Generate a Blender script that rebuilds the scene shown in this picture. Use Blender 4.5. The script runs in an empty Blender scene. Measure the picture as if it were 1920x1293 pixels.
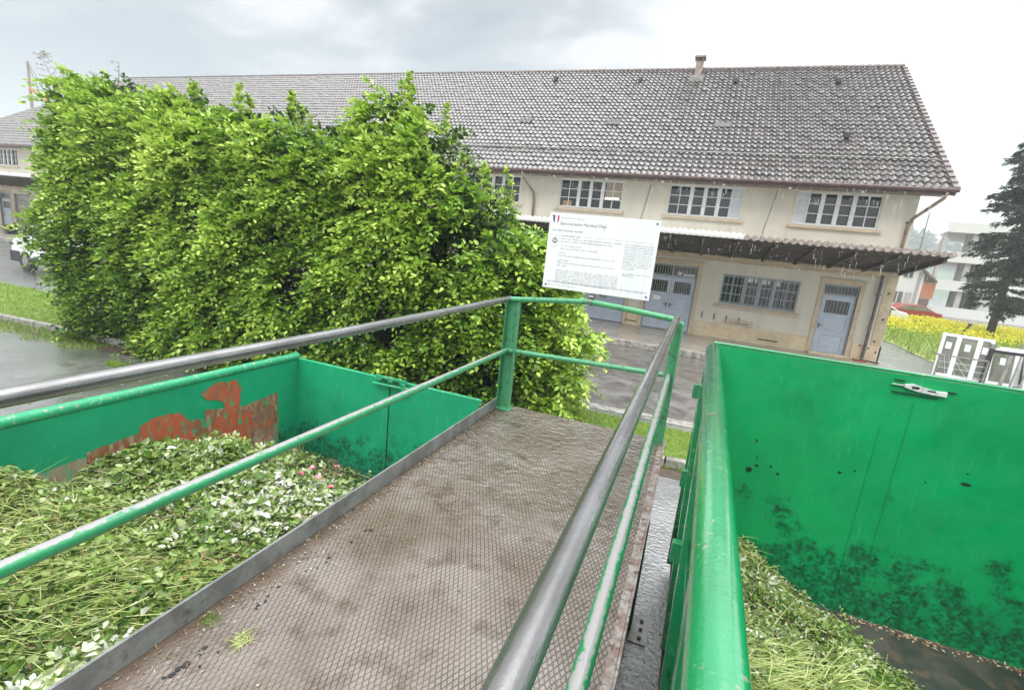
import bpy, math, random
import numpy as np
from mathutils import Vector, Matrix

random.seed(7)
rng = np.random.default_rng(11)
G = 2.8          # camera height; shapes below are written with z measured from the camera
S = bpy.context.scene

# ------------------------------------------------------------------ camera
def _rot(p, r, y):
    cy, sy, cp, sp, cr, sr = math.cos(y), math.sin(y), math.cos(p), math.sin(p), math.cos(r), math.sin(r)
    R0 = np.array([[1, 0, 0], [0, 0, -1], [0, 1, 0]]) @ np.array([[cy, sy, 0], [-sy, cy, 0], [0, 0, 1]])
    return np.array([[cr, -sr, 0], [sr, cr, 0], [0, 0, 1]]) @ np.array([[1, 0, 0], [0, cp, -sp], [0, sp, cp]]) @ R0
R = _rot(math.radians(11.907), math.radians(6.029), math.radians(20.321))
cam = bpy.data.cameras.new('camera')
cam.sensor_width = 36; cam.lens = 893.3 / 1920 * 36
cam.clip_start = 0.05; cam.clip_end = 3000
co = bpy.data.objects.new('camera', cam); S.collection.objects.link(co)
m = Matrix.Identity(4)
for i in range(3):
    m[i][0] = R[0][i]; m[i][1] = -R[1][i]; m[i][2] = -R[2][i]
m[0][3], m[1][3], m[2][3] = 0, 0, G
co.matrix_world = m
S.camera = co

# ------------------------------------------------------------------ world: overcast sky
SUN_EL, SUN_ROT = 50, 200
w = bpy.data.worlds.new('World'); S.world = w; w.use_nodes = True
nt = w.node_tree; nt.nodes.clear()
def N(t, **k):
    n = nt.nodes.new(t)
    for a, b in k.items():
        setattr(n, a, b)
    return n
L = lambda a, b: nt.links.new(a, b)
sky = N('ShaderNodeTexSky'); sky.sky_type = 'NISHITA'; sky.sun_disc = False
sky.sun_elevation = math.radians(SUN_EL); sky.sun_rotation = math.radians(SUN_ROT)
bg1 = N('ShaderNodeBackground'); bg1.inputs[1].default_value = 0.05; L(sky.outputs[0], bg1.inputs[0])
tc = N('ShaderNodeTexCoord')
mp = N('ShaderNodeMapping'); mp.inputs['Scale'].default_value = (1.5, 1.5, 3.2); mp.inputs['Rotation'].default_value = (0.3, 0.35, 0.2)
mp.inputs['Location'].default_value = (0.4, 0.15, 0.0)
L(tc.outputs['Generated'], mp.inputs[0])
nz = N('ShaderNodeTexNoise'); nz.inputs['Scale'].default_value = 2.1; nz.inputs['Detail'].default_value = 6; nz.inputs['Roughness'].default_value = .48
nz.inputs['Distortion'].default_value = .4
L(mp.outputs[0], nz.inputs['Vector'])
cr = N('ShaderNodeValToRGB')
cr.color_ramp.elements[0].position = .42; cr.color_ramp.elements[0].color = (.39, .415, .40, 1)
cr.color_ramp.elements[1].position = .62; cr.color_ramp.elements[1].color = (.78, .76, .71, 1)
e = cr.color_ramp.elements.new(.52); e.color = (.50, .515, .49, 1)
L(nz.outputs['Fac'], cr.inputs[0])
sp = N('ShaderNodeSeparateXYZ'); L(tc.outputs['Generated'], sp.inputs[0])
# clouds are thinner (white) towards the right of the building
mr = N('ShaderNodeMapRange'); mr.interpolation_type = 'SMOOTHSTEP'
mr.inputs['From Min'].default_value = -.30; mr.inputs['From Max'].default_value = .02
L(sp.outputs['X'], mr.inputs['Value'])
mx = N('ShaderNodeMix'); mx.data_type = 'RGBA'; L(mr.outputs[0], mx.inputs['Factor']); L(cr.outputs[0], mx.inputs[6]); mx.inputs[7].default_value = (.94, .95, .95, 1)
# brighter overhead, as any overcast sky
zr = N('ShaderNodeMapRange'); zr.interpolation_type = 'SMOOTHSTEP'
zr.inputs['From Min'].default_value = .46; zr.inputs['From Max'].default_value = 1.0
zr.inputs['To Min'].default_value = 1.0; zr.inputs['To Max'].default_value = 5.6
L(sp.outputs['Z'], zr.inputs['Value'])
vm = N('ShaderNodeVectorMath', operation='SCALE'); L(mx.outputs[2], vm.inputs[0]); L(zr.outputs[0], vm.inputs['Scale'])
bg2 = N('ShaderNodeBackground'); bg2.inputs[1].default_value = 0.93; L(vm.outputs[0], bg2.inputs[0])
ad = N('ShaderNodeAddShader'); L(bg1.outputs[0], ad.inputs[0]); L(bg2.outputs[0], ad.inputs[1])
wo = N('ShaderNodeOutputWorld'); L(ad.outputs[0], wo.inputs[0])

sun = bpy.data.lights.new('sun', 'SUN'); sun.energy = 1.5; sun.angle = math.radians(35); sun.color = (1, .97, .92)
so = bpy.data.objects.new('sun', sun); S.collection.objects.link(so)
# light comes from behind and left of the camera, high
el, az = math.radians(SUN_EL), math.radians(SUN_ROT)
d = Vector((math.sin(az) * math.cos(el), math.cos(az) * math.cos(el), math.sin(el)))
so.rotation_euler = d.to_track_quat('Z', 'Y').to_euler(); so.location = (0, -10, 30)
S.view_settings.view_transform = 'Standard'; S.view_settings.look = 'None'
S.view_settings.exposure = 0.15; S.view_settings.gamma = 1
S.render.engine = 'CYCLES'
S.cycles.max_bounces = 6; S.cycles.diffuse_bounces = 2; S.cycles.glossy_bounces = 3; S.cycles.transmission_bounces = 4
S.cycles.use_denoising = True; S.cycles.volume_bounces = 1

# ------------------------------------------------------------------ material helper
MATS = {}
def mat(name, base, rough=.6, c2=None, scale=4., thr=(.4, .6), bump=0., bscale=40., rough2=None, metal=0., spec=.5,
        stretch=(1, 1, 1), detail=5., tint=None, trans=0., coat_ior=1.5, ior=1.5, c3=None, scale3=1., thr3=(.55, .65), coat=0., rscale=None, rthr=(.4, .6)):
    """principled surface with up to two noise-driven colours, noise roughness and bump, in object space"""
    mt = bpy.data.materials.new(name); mt.use_nodes = True; MATS[name] = mt
    t = mt.node_tree; b = t.nodes['Principled BSDF']; K = t.links.new
    tcn = t.nodes.new('ShaderNodeTexCoord'); ge = t.nodes.new('ShaderNodeNewGeometry')
    mpn = t.nodes.new('ShaderNodeMapping'); mpn.inputs['Scale'].default_value = stretch; K(ge.outputs['Position'], mpn.inputs[0])
    def noise(sc, dt=detail):
        n = t.nodes.new('ShaderNodeTexNoise'); n.inputs['Scale'].default_value = sc; n.inputs['Detail'].default_value = dt
        n.inputs['Roughness'].default_value = .6; K(mpn.outputs[0], n.inputs['Vector']); return n.outputs['Fac']
    def ramp(src, a, c):
        r = t.nodes.new('ShaderNodeMapRange'); r.inputs['From Min'].default_value = a; r.inputs['From Max'].default_value = c; K(src, r.inputs['Value']); return r.outputs[0]
    def mixc(f, a, c):
        x = t.nodes.new('ShaderNodeMix'); x.data_type = 'RGBA'
        K(f, x.inputs['Factor'])
        for s, q in ((6, a), (7, c)):
            if isinstance(q, (tuple, list)): x.inputs[s].default_value = (*q[:3], 1)
            else: K(q, x.inputs[s])
        return x.outputs[2]
    col = base
    if tint:    # per-leaf attribute picks between three leaf colours
        at = t.nodes.new('ShaderNodeAttribute'); at.attribute_name = 'tint'
        r = t.nodes.new('ShaderNodeValToRGB'); K(at.outputs['Fac'], r.inputs[0])
        els = r.color_ramp.elements
        for i, (p, c) in enumerate(tint):
            if i < 2: els[i].position = p; els[i].color = (*c, 1)
            else: q = els.new(p); q.color = (*c, 1)
        col = r.outputs[0]
    if c2: col = mixc(ramp(noise(scale), *thr), col, c2)
    if c3: col = mixc(ramp(noise(scale3), *thr3), col, c3)
    if isinstance(col, (tuple, list)): b.inputs['Base Color'].default_value = (*col, 1)
    else: K(col, b.inputs['Base Color'])
    b.inputs['Roughness'].default_value = rough; b.inputs['Metallic'].default_value = metal
    b.inputs['Specular IOR Level'].default_value = spec; b.inputs['Coat Weight'].default_value = coat; b.inputs['Coat Roughness'].default_value = .12; b.inputs['Coat IOR'].default_value = coat_ior; b.inputs['IOR'].default_value = ior
    if rough2 is not None:
        x = t.nodes.new('ShaderNodeMapRange'); K(noise(rscale or scale), x.inputs['Value'])
        x.inputs['From Min'].default_value, x.inputs['From Max'].default_value = rthr
        x.inputs['To Min'].default_value = rough; x.inputs['To Max'].default_value = rough2; K(x.outputs[0], b.inputs['Roughness'])
    if bump:
        bn = t.nodes.new('ShaderNodeBump'); bn.inputs['Strength'].default_value = min(1, bump); bn.inputs['Distance'].default_value = .01 * max(1, bump)
        K(noise(bscale, 4), bn.inputs['Height']); K(bn.outputs[0], b.inputs['Normal']); K(bn.outputs[0], b.inputs['Coat Normal'])
    if trans:
        tl = t.nodes.new('ShaderNodeBsdfTranslucent')
        if isinstance(col, (tuple, list)): tl.inputs[0].default_value = (*col, 1)
        else: K(col, tl.inputs[0])
        ms = t.nodes.new('ShaderNodeMixShader'); ms.inputs[0].default_value = trans
        K(b.outputs[0], ms.inputs[1]); K(tl.outputs[0], ms.inputs[2]); K(ms.outputs[0], t.nodes['Material Output'].inputs[0])
    return mt

# ------------------------------------------------------------------ mesh helper
class B:
    def __init__(s): s.v = []; s.f = []; s.m = []; s.mi = 0
    def add(s, vs, fs):
        o = len(s.v); s.v += [tuple(p) for p in vs]; s.f += [tuple(i + o for i in f) for f in fs]; s.m += [s.mi] * len(fs); return s
    def box(s, x0, x1, y0, y1, z0, z1):
        if x0 > x1: x0, x1 = x1, x0
        if y0 > y1: y0, y1 = y1, y0
        if z0 > z1: z0, z1 = z1, z0
        return s.add([(x0, y0, z0), (x1, y0, z0), (x1, y1, z0), (x0, y1, z0), (x0, y0, z1), (x1, y0, z1), (x1, y1, z1), (x0, y1, z1)],
              [(0, 3, 2, 1), (4, 5, 6, 7), (0, 1, 5, 4), (1, 2, 6, 5), (2, 3, 7, 6), (3, 0, 4, 7)])
    def prism(s, poly, axis, a, b):
        """poly: outline in the two axes other than `axis`; extruded from a to b"""
        n = len(poly)
        def P(q, t):
            return {'x': (t, q[0], q[1]), 'y': (q[0], t, q[1]), 'z': (q[0], q[1], t)}[axis]
        vs = [P(q, a) for q in poly] + [P(q, b) for q in poly]
        fs = [tuple(range(n))[::-1], tuple(range(n, 2 * n))] + [(i, (i + 1) % n, n + (i + 1) % n, n + i) for i in range(n)]
        return s.add(vs, fs)
    def tube(s, pts, r, n=12, cap=True):
        pts = [Vector(p) for p in pts]; rs = r if isinstance(r, (list, tuple)) else [r] * len(pts)
        vs = []; ref = None
        for i, p in enumerate(pts):
            d = (pts[min(i + 1, len(pts) - 1)] - pts[max(i - 1, 0)]).normalized()
            if ref is None: ref = Vector((0, 0, 1)) if abs(d.z) < .9 else Vector((1, 0, 0))
            a = (ref - d * ref.dot(d)).normalized(); ref = a; c = d.cross(a)
            for k in range(n):
                t = 2 * math.pi * k / n; vs.append(p + (a * math.cos(t) + c * math.sin(t)) * rs[i])
        fs = [(i * n + k, i * n + (k + 1) % n, (i + 1) * n + (k + 1) % n, (i + 1) * n + k) for i in range(len(pts) - 1) for k in range(n)]
        if cap: fs += [tuple(range(n))[::-1], tuple(range((len(pts) - 1) * n, len(pts) * n))]
        return s.add(vs, fs)
    def bar(s, p, q, w, h):
        """rectangular bar from p to q"""
        p, q = Vector(p), Vector(q); d = (q - p).normalized(); up = Vector((0, 0, 1)) if abs(d.z) < .9 else Vector((0, 1, 0))
        a = d.cross(up).normalized(); c = a.cross(d).normalized()
        vs = [b + a * (i * w / 2) + c * (j * h / 2) for b in (p, q) for i, j in ((-1, -1), (1, -1), (1, 1), (-1, 1))]
        return s.add(vs, [(3, 2, 1, 0), (4, 5, 6, 7), (0, 1, 5, 4), (1, 2, 6, 5), (2, 3, 7, 6), (3, 0, 4, 7)])
    def sphere(s, c, r, n=10, m=7, sq=(1, 1, 1)):
        vs = []; fs = []
        for i in range(m + 1):
            a = math.pi * i / m
            for k in range(n):
                t = 2 * math.pi * k / n
                vs.append((c[0] + r * sq[0] * math.sin(a) * math.cos(t), c[1] + r * sq[1] * math.sin(a) * math.sin(t), c[2] + r * sq[2] * math.cos(a)))
        for i in range(m):
            for k in range(n): fs.append((i * n + k, (i + 1) * n + k, (i + 1) * n + (k + 1) % n, i * n + (k + 1) % n))
        return s.add(vs, fs)
    def build(s, name, mats, parent=None, smooth=False, bevel=0., label=None, cat=None, group=None, kind=None):
        me = bpy.data.meshes.new(name)
        base = Vector((0, 0, 0))
        if parent is not None:
            q = parent
            while q is not None: base += q.location; q = q.parent
        me.from_pydata([(x - base.x, y - base.y, z + G - base.z) for x, y, z in s.v], [], s.f)
        if not isinstance(mats, (list, tuple)): mats = [mats]
        for q in mats: me.materials.append(q)
        if len(mats) > 1: me.polygons.foreach_set('material_index', s.m)
        if smooth: me.polygons.foreach_set('use_smooth', [True] * len(me.polygons))
        me.update()
        o = bpy.data.objects.new(name, me); S.collection.objects.link(o)
        if parent is not None: o.parent = parent
        if smooth == 2:
            me.set_sharp_from_angle(angle=math.radians(35))
        if bevel:
            bv = o.modifiers.new('bevel', 'BEVEL'); bv.width = bevel; bv.segments = 2; bv.limit_method = 'ANGLE'
        tag(o, label, cat, group, kind)
        return o

def tag(o, label=None, cat=None, group=None, kind=None):
    if label: o['label'] = label
    if cat: o['category'] = cat
    if group: o['group'] = group
    if kind: o['kind'] = kind
    return o
def thing(name, loc, label, cat, group=None):
    o = bpy.data.objects.new(name, None); o.empty_display_size = .2; S.collection.objects.link(o)
    o.location = (loc[0], loc[1], loc[2] + G); return tag(o, label, cat, group)
def np_obj(name, V, F, mats, parent=None, attr=None, smooth=False, **k):
    """numpy mesh: V (n,3) camera-relative z, F (m,4) quads"""
    me = bpy.data.meshes.new(name); V = np.asarray(V, np.float32).copy(); V[:, 2] += G
    if parent is not None: V -= np.array(parent.location, np.float32)
    F = np.asarray(F, np.int32)
    me.vertices.add(len(V)); me.vertices.foreach_set('co', V.ravel())
    me.loops.add(F.size); me.loops.foreach_set('vertex_index', F.ravel())
    me.polygons.add(len(F)); me.polygons.foreach_set('loop_start', np.arange(0, F.size, F.shape[1], dtype=np.int32))
    if smooth: me.polygons.foreach_set('use_smooth', np.ones(len(F), bool))
    if attr is not None:
        a = me.attributes.new('tint', 'FLOAT', 'POINT'); a.data.foreach_set('value', np.asarray(attr, np.float32))
    me.update(calc_edges=True); me.validate()
    for q in (mats if isinstance(mats, (list, tuple)) else [mats]): me.materials.append(q)
    o = bpy.data.objects.new(name, me); S.collection.objects.link(o)
    if parent is not None: o.parent = parent
    return tag(o, **k)
def unit(a): return a / (np.linalg.norm(a, axis=1, keepdims=True) + 1e-9)
def leaf_mesh(P, D, Nn, ln, wd, fold=.25, curl=.15):
    """P base, D axis, Nn normal: six-vertex folded leaves"""
    n = len(P); D = unit(D); Sd = unit(np.cross(D, Nn)); U = np.cross(Sd, D)
    ln = np.broadcast_to(ln, n)[:, None]; wd = np.broadcast_to(wd, n)[:, None]
    V = np.empty((n, 6, 3))
    V[:, 0] = P
    V[:, 1] = P + D * ln * .32 + Sd * wd * .5 + U * wd * fold
    V[:, 2] = P + D * ln * .7 + Sd * wd * .38 + U * (wd * fold * .8 - ln * curl * .5)
    V[:, 3] = P + D * ln - U * ln * curl
    V[:, 4] = P + D * ln * .7 - Sd * wd * .38 + U * (wd * fold * .8 - ln * curl * .5)
    V[:, 5] = P + D * ln * .32 - Sd * wd * .5 + U * wd * fold
    i = np.arange(n)[:, None] * 6
    F = np.concatenate([i + [0, 1, 2, 3], i + [0, 3, 4, 5]])
    return V.reshape(-1, 3), F
def blade_mesh(P, D, ln, wd, bend, seg=3):
    """long thin bent grass blades lying or standing along D, bending towards `bend`"""
    n = len(P); D = unit(D); ln = np.broadcast_to(ln, n)[:, None]; wd = np.broadcast_to(wd, n)[:, None]
    Sd = unit(np.cross(D, bend + 1e-3 * rng.normal(size=(n, 3)))); V = np.empty((n, (seg + 1) * 2, 3))
    for k in range(seg + 1):
        t = k / seg; c = P + D * ln * t + bend * ln * t * t; ww = wd * (1 - .75 * t)
        V[:, 2 * k] = c - Sd * ww / 2; V[:, 2 * k + 1] = c + Sd * ww / 2
    i = np.arange(n)[:, None] * ((seg + 1) * 2)
    F = np.concatenate([i + [2 * k, 2 * k + 1, 2 * k + 3, 2 * k + 2] for k in range(seg)])
    return V.reshape(-1, 3), F
def vnoise(x, y, seed=0):
    """cheap smooth 2-D noise, about -1..1"""
    r = np.random.default_rng(seed); o = 0
    for k in range(6):
        a = r.uniform(0, 2 * np.pi); f = r.uniform(.6, 2.2); o = o + np.sin((x * np.cos(a) + y * np.sin(a)) * f + r.uniform(0, 6.28))
    return o / 3.2

# ------------------------------------------------------------------ materials
asphalt = mat('wet_asphalt', (.13, .13, .128), .05, c2=(.23, .23, .23), scale=.9, thr=(.40, .58), bump=1.3, bscale=24, detail=8, rough2=.30, coat=1., coat_ior=2.9, spec=.9, rscale=.55, rthr=(.42, .6), c3=(.09, .088, .085), scale3=2.2, thr3=(.52, .64))
concrete_road = mat('wet_concrete_road', (.095, .084, .072), .16, spec=.9, coat=.7, coat_ior=1.9, c2=(.17, .155, .135), scale=2.2, thr=(.4, .65), bump=.5, bscale=45, rough2=.5, rscale=.8, c3=(.07, .062, .055), scale3=5, thr3=(.58, .72))
sidewalk_m = mat('wet_sidewalk', (.27, .235, .195), .25, coat=.5, c2=(.34, .30, .25), scale=1.5, bump=.4, bscale=50, rough2=.55, c3=(.17, .15, .13), scale3=3.5, thr3=(.57, .7))
kerbstone = mat('kerbstone', (.34, .33, .30), .45, c2=(.16, .15, .13), scale=6, thr=(.45, .62), bump=.8, bscale=60, c3=(.09, .12, .05), scale3=9, thr3=(.6, .68))
joint_m = mat('joint_tar', (.05, .045, .04), .5)
soil = mat('wet_soil', (.06, .042, .03), .5, c2=(.11, .075, .05), scale=9, bump=1, bscale=60)
turf = mat('turf', (.13, .21, .035), .6, c2=(.20, .27, .05), scale=6, bump=1, bscale=90)
stucco = mat('cream_stucco', (.64, .60, .505), .75, c2=(.57, .53, .44), scale=.9, thr=(.4, .7), bump=.35, bscale=120, stretch=(1.7, 1, .3), c3=(.47, .41, .30), scale3=2.0, thr3=(.58, .82))
plinth_m = mat('yellow_plinth', (.66, .54, .36), .6, c2=(.55, .44, .29), scale=2.5, bump=.5, bscale=70, c3=(.36, .29, .2), scale3=5, thr3=(.62, .75))
stone_trim = mat('sandstone_trim', (.56, .46, .31), .65, c2=(.47, .38, .25), scale=5, bump=.4, bscale=60)
sill_m = mat('sill', (.60, .47, .33), .6, c2=(.5, .4, .28), scale=4)
tile_m = mat('roof_tile', (.13, .10, .09), .16, spec=.8, coat=.3, tint=[(0, (.078, .068, .065)), (.5, (.105, .093, .089)), (1, (.14, .126, .12))], rough2=.36, rscale=3, bump=.3, bscale=60, c3=(.20, .19, .18), scale3=1.3, thr3=(.62, .82))
tile_edge = mat('verge_tile', (.10, .075, .068), .35, c2=(.17, .13, .12), scale=5)
fascia = mat('brown_gutter', (.060, .038, .033), .35, c2=(.11, .065, .055), scale=6)
soffit_m = mat('soffit_boards', (.30, .25, .18), .7, c2=(.2, .165, .12), scale=5, stretch=(8, 1, 1))
dark_wood = mat('weathered_dark_wood', (.055, .045, .035), .7, c2=(.11, .09, .07), scale=3, thr=(.35, .7), stretch=(1, 6, 1), bump=.6, bscale=25)
white_paint = mat('white_window_paint', (.74, .75, .74), .45, c2=(.62, .62, .6), scale=8, thr=(.5, .7))
grey_paint = mat('grey_blue_paint', (.36, .41, .47), .45, c2=(.28, .33, .38), scale=5, thr=(.5, .7), bump=.2)
door_paint = mat('pale_blue_door_paint', (.47, .53, .61), .4, c2=(.40, .46, .55), scale=3, thr=(.45, .65), stretch=(1, 1, 3), c3=(.30, .33, .36), scale3=14, thr3=(.64, .7))
glass = mat('dark_window_glass', (.018, .021, .023), .05, spec=.7)
curtain = mat('drawn_white_blind', (.62, .66, .69), .5, c2=(.55, .6, .64), scale=3, stretch=(1, 1, 6))
paper = mat('white_paper', (.85, .86, .86), .6)
iron = mat('dark_iron', (.05, .05, .05), .45, c2=(.11, .1, .09), scale=20)
bar_grey = mat('light_grille_bars', (.33, .34, .34), .5)
zinc = mat('zinc', (.34, .33, .31), .35, c2=(.2, .19, .18), scale=8, metal=.5)
pipe_m = mat('brown_downpipe', (.17, .12, .09), .4, c2=(.26, .2, .15), scale=5)
pipe_d = mat('dark_downpipe', (.07, .06, .055), .35, c2=(.15, .13, .11), scale=4)
white_sheet = mat('pale_corrugated_sheet', (.50, .50, .48), .4, c2=(.5, .5, .48), scale=4)
canopy_tile = mat('canopy_tile', (.20, .16, .14), .3, c2=(.42, .37, .33), scale=14, thr=(.42, .6))
chim_m = mat('chimney_render', (.22, .17, .14), .7, c2=(.34, .28, .24), scale=6)

GREEN = (.0, .33, .105)
green_in = None
def paint_green(name, base, dark, worn, worn_thr, rough, up_wear=0., zlo=None, zhi=None, stripes=0., spots=True, coat=0., coat_ior=1.5, wscale=9):
    mt = mat(name, base, rough, coat=coat, coat_ior=coat_ior); t = mt.node_tree; K = t.links.new; b = t.nodes['Principled BSDF']
    ge = t.nodes.new('ShaderNodeNewGeometry'); sx = t.nodes.new('ShaderNodeSeparateXYZ'); K(ge.outputs['Position'], sx.inputs[0])
    def nn(sc, st=(1, 1, 1), det=6, rough=.62):
        mp = t.nodes.new('ShaderNodeMapping'); mp.inputs['Scale'].default_value = st; K(ge.outputs['Position'], mp.inputs[0])
        n = t.nodes.new('ShaderNodeTexNoise'); n.inputs['Scale'].default_value = sc; n.inputs['Detail'].default_value = det; n.inputs['Roughness'].default_value = rough
        K(mp.outputs[0], n.inputs['Vector']); return n.outputs['Fac']
    def mr(src, a, c, lo=0, hi=1):
        r = t.nodes.new('ShaderNodeMapRange'); r.inputs['From Min'].default_value = a; r.inputs['From Max'].default_value = c
        r.inputs['To Min'].default_value = lo; r.inputs['To Max'].default_value = hi; K(src, r.inputs['Value']); return r.outputs[0]
    def ma(op, a, c):
        r = t.nodes.new('ShaderNodeMath'); r.operation = op
        for i, q in enumerate((a, c)):
            if isinstance(q, (int, float)): r.inputs[i].default_value = q
            else: K(q, r.inputs[i])
        return r.outputs[0]
    def mixc(f, a, c):
        x = t.nodes.new('ShaderNodeMix'); x.data_type = 'RGBA'; K(f, x.inputs['Factor'])
        for s, q in ((6, a), (7, c)):
            if isinstance(q, tuple): x.inputs[s].default_value = (*q, 1)
            else: K(q, x.inputs[s])
        return x.outputs[2]
    col = mixc(mr(nn(1.6), .4, .65), base, tuple(q * .8 for q in base))
    if stripes:      # thin pale scratches and rain runs down the sheet
        col = mixc(ma('MULTIPLY', mr(nn(5, (14, 14, 1.1), 3), .62, .76), stripes), col, (.16, .48, .30))
        col = mixc(mr(nn(2.4, (1, 1, .6), 8), .55, .75, 0, .45), col, tuple(q * .55 for q in base)); col = mixc(mr(nn(90, det=2), .70, .78, 0, .5), col, dark)
    if spots:        # dark algae blotches, thick low down, sparse above
        zf = mr(sx.outputs['Z'], zlo, zhi, .26, -.13)
        vo = t.nodes.new('ShaderNodeTexVoronoi'); vo.inputs['Scale'].default_value = 6.5; vo.feature = 'F1'
        mp = t.nodes.new('ShaderNodeMapping'); K(ge.outputs['Position'], mp.inputs[0])
        dv = t.nodes.new('ShaderNodeVectorMath'); dv.operation = 'ADD'
        ns = t.nodes.new('ShaderNodeTexNoise'); ns.inputs['Scale'].default_value = 22; K(ge.outputs['Position'], ns.inputs['Vector'])
        sc = t.nodes.new('ShaderNodeVectorMath'); sc.operation = 'SCALE'; sc.inputs['Scale'].default_value = .09; K(ns.outputs['Color'], sc.inputs[0])
        K(mp.outputs[0], dv.inputs[0]); K(sc.outputs[0], dv.inputs[1]); K(dv.outputs[0], vo.inputs['Vector'])
        ring = ma('SUBTRACT', 1.0, mr(ma('ABSOLUTE', ma('SUBTRACT', vo.outputs['Distance'], .36), 0), .04, .17))
        blot = mr(ma('ADD', nn(3.6, det=6), zf), .585, .67)
        fine = mr(nn(28, det=4), .36, .6)
        mask = ma('MULTIPLY', blot, ma('MULTIPLY', ma('MAXIMUM', ma('MULTIPLY', ring, mr(nn(11), .35, .6, .25, 1.)), ma('MULTIPLY', fine, .85)), .93))
        col = mixc(mask, col, dark)
    wn = mr(nn(wscale), *worn_thr)
    if up_wear:
        sn = t.nodes.new('ShaderNodeSeparateXYZ'); K(ge.outputs['Normal'], sn.inputs[0])
        wn = mr(ma('ADD', ma('MULTIPLY', nn(26, (1, 1, 1)), .9), ma('MULTIPLY', sn.outputs['Z'], up_wear)), *worn_thr)
    col = mixc(wn, col, worn)
    K(col, b.inputs['Base Color'])
    bn = t.nodes.new('ShaderNodeBump'); bn.inputs['Strength'].default_value = .35; bn.inputs['Distance'].default_value = .006; K(nn(14), bn.inputs['Height']); K(bn.outputs[0], b.inputs['Normal']); K(bn.outputs[0], b.inputs['Coat Normal'])
    K(mr(nn(6), .35, .65, rough, rough + .22), b.inputs['Roughness'])
    return mt
bin_in = paint_green('container_green', GREEN, (.004, .035, .018), (.09, .05, .03), (.74, .80), .32, zlo=G - 2.6, zhi=G - 1.2, stripes=.3)
bin_in2 = paint_green('container_green_left', (.006, .33, .155), (.01, .04, .02), (.12, .36, .22), (.70, .80), .34, zlo=G - 2.7, zhi=G - 1.9, stripes=.5)
rim_m = paint_green('rim_green', (.008, .29, .10), (0, 0, 0), (.36, .27, .21), (.62, .70), .12, spots=False, wscale=24, stripes=.4, coat=1., coat_ior=1.9)
rim_m2 = paint_green('rim_green_light', (.015, .34, .15), (0, 0, 0), (.40, .34, .29), (.56, .66), .25, spots=False, wscale=34)
rail_green = paint_green('rail_green', (.07, .33, .15), (0, 0, 0), (.045, .045, .035), (.57, .68), .3, spots=False, wscale=26)
rail_worn = paint_green('rail_half_worn', (.03, .30, .12), (0, 0, 0), (.32, .31, .31), (.97, 1.05), .22, up_wear=.72, spots=False, coat=.6)
rail_steel = mat('worn_steel', (.20, .195, .195), .17, c2=(.12, .115, .112), scale=9, coat=1., coat_ior=1.8, thr=(.42, .62), metal=.6, rough2=.34, bump=.12, bscale=70, c3=(.07, .065, .06), scale3=42, thr3=(.66, .72), stretch=(1, .35, 1))
curb_m = mat('galvanised_plate', (.30, .31, .305), .35, c2=(.19, .195, .19), scale=7, metal=.3, bump=.4, bscale=60, c3=(.12, .08, .06), scale3=9, thr3=(.62, .74))
beam_m = paint_green('beam_dark_green', (.012, .09, .05), (0, 0, 0), (.05, .045, .04), (.58, .7), .35, spots=False)
rust_strip = mat('rusty_edge', (.20, .13, .11), .4, c2=(.34, .31, .30), scale=18, thr=(.4, .6), c3=(.10, .045, .03), scale3=22, thr3=(.55, .65))
rust_red = mat('red_lead_primer', (.60, .10, .035), .5, c2=(.42, .09, .035), scale=7, thr=(.45, .65), c3=(.25, .075, .035), scale3=14, thr3=(.58, .68))
rust_brown = mat('rust_brown', (.24, .085, .04), .55, c2=(.14, .06, .035), scale=8, c3=(.30, .21, .14), scale3=5, thr3=(.55, .66))
rust_pale = mat('scraped_green', (.22, .29, .18), .5, c2=(.28, .17, .10), scale=9, thr=(.45, .6))
bare = mat('scraped_white_steel', (.66, .66, .66), .35, c2=(.42, .42, .42), scale=18)

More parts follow.
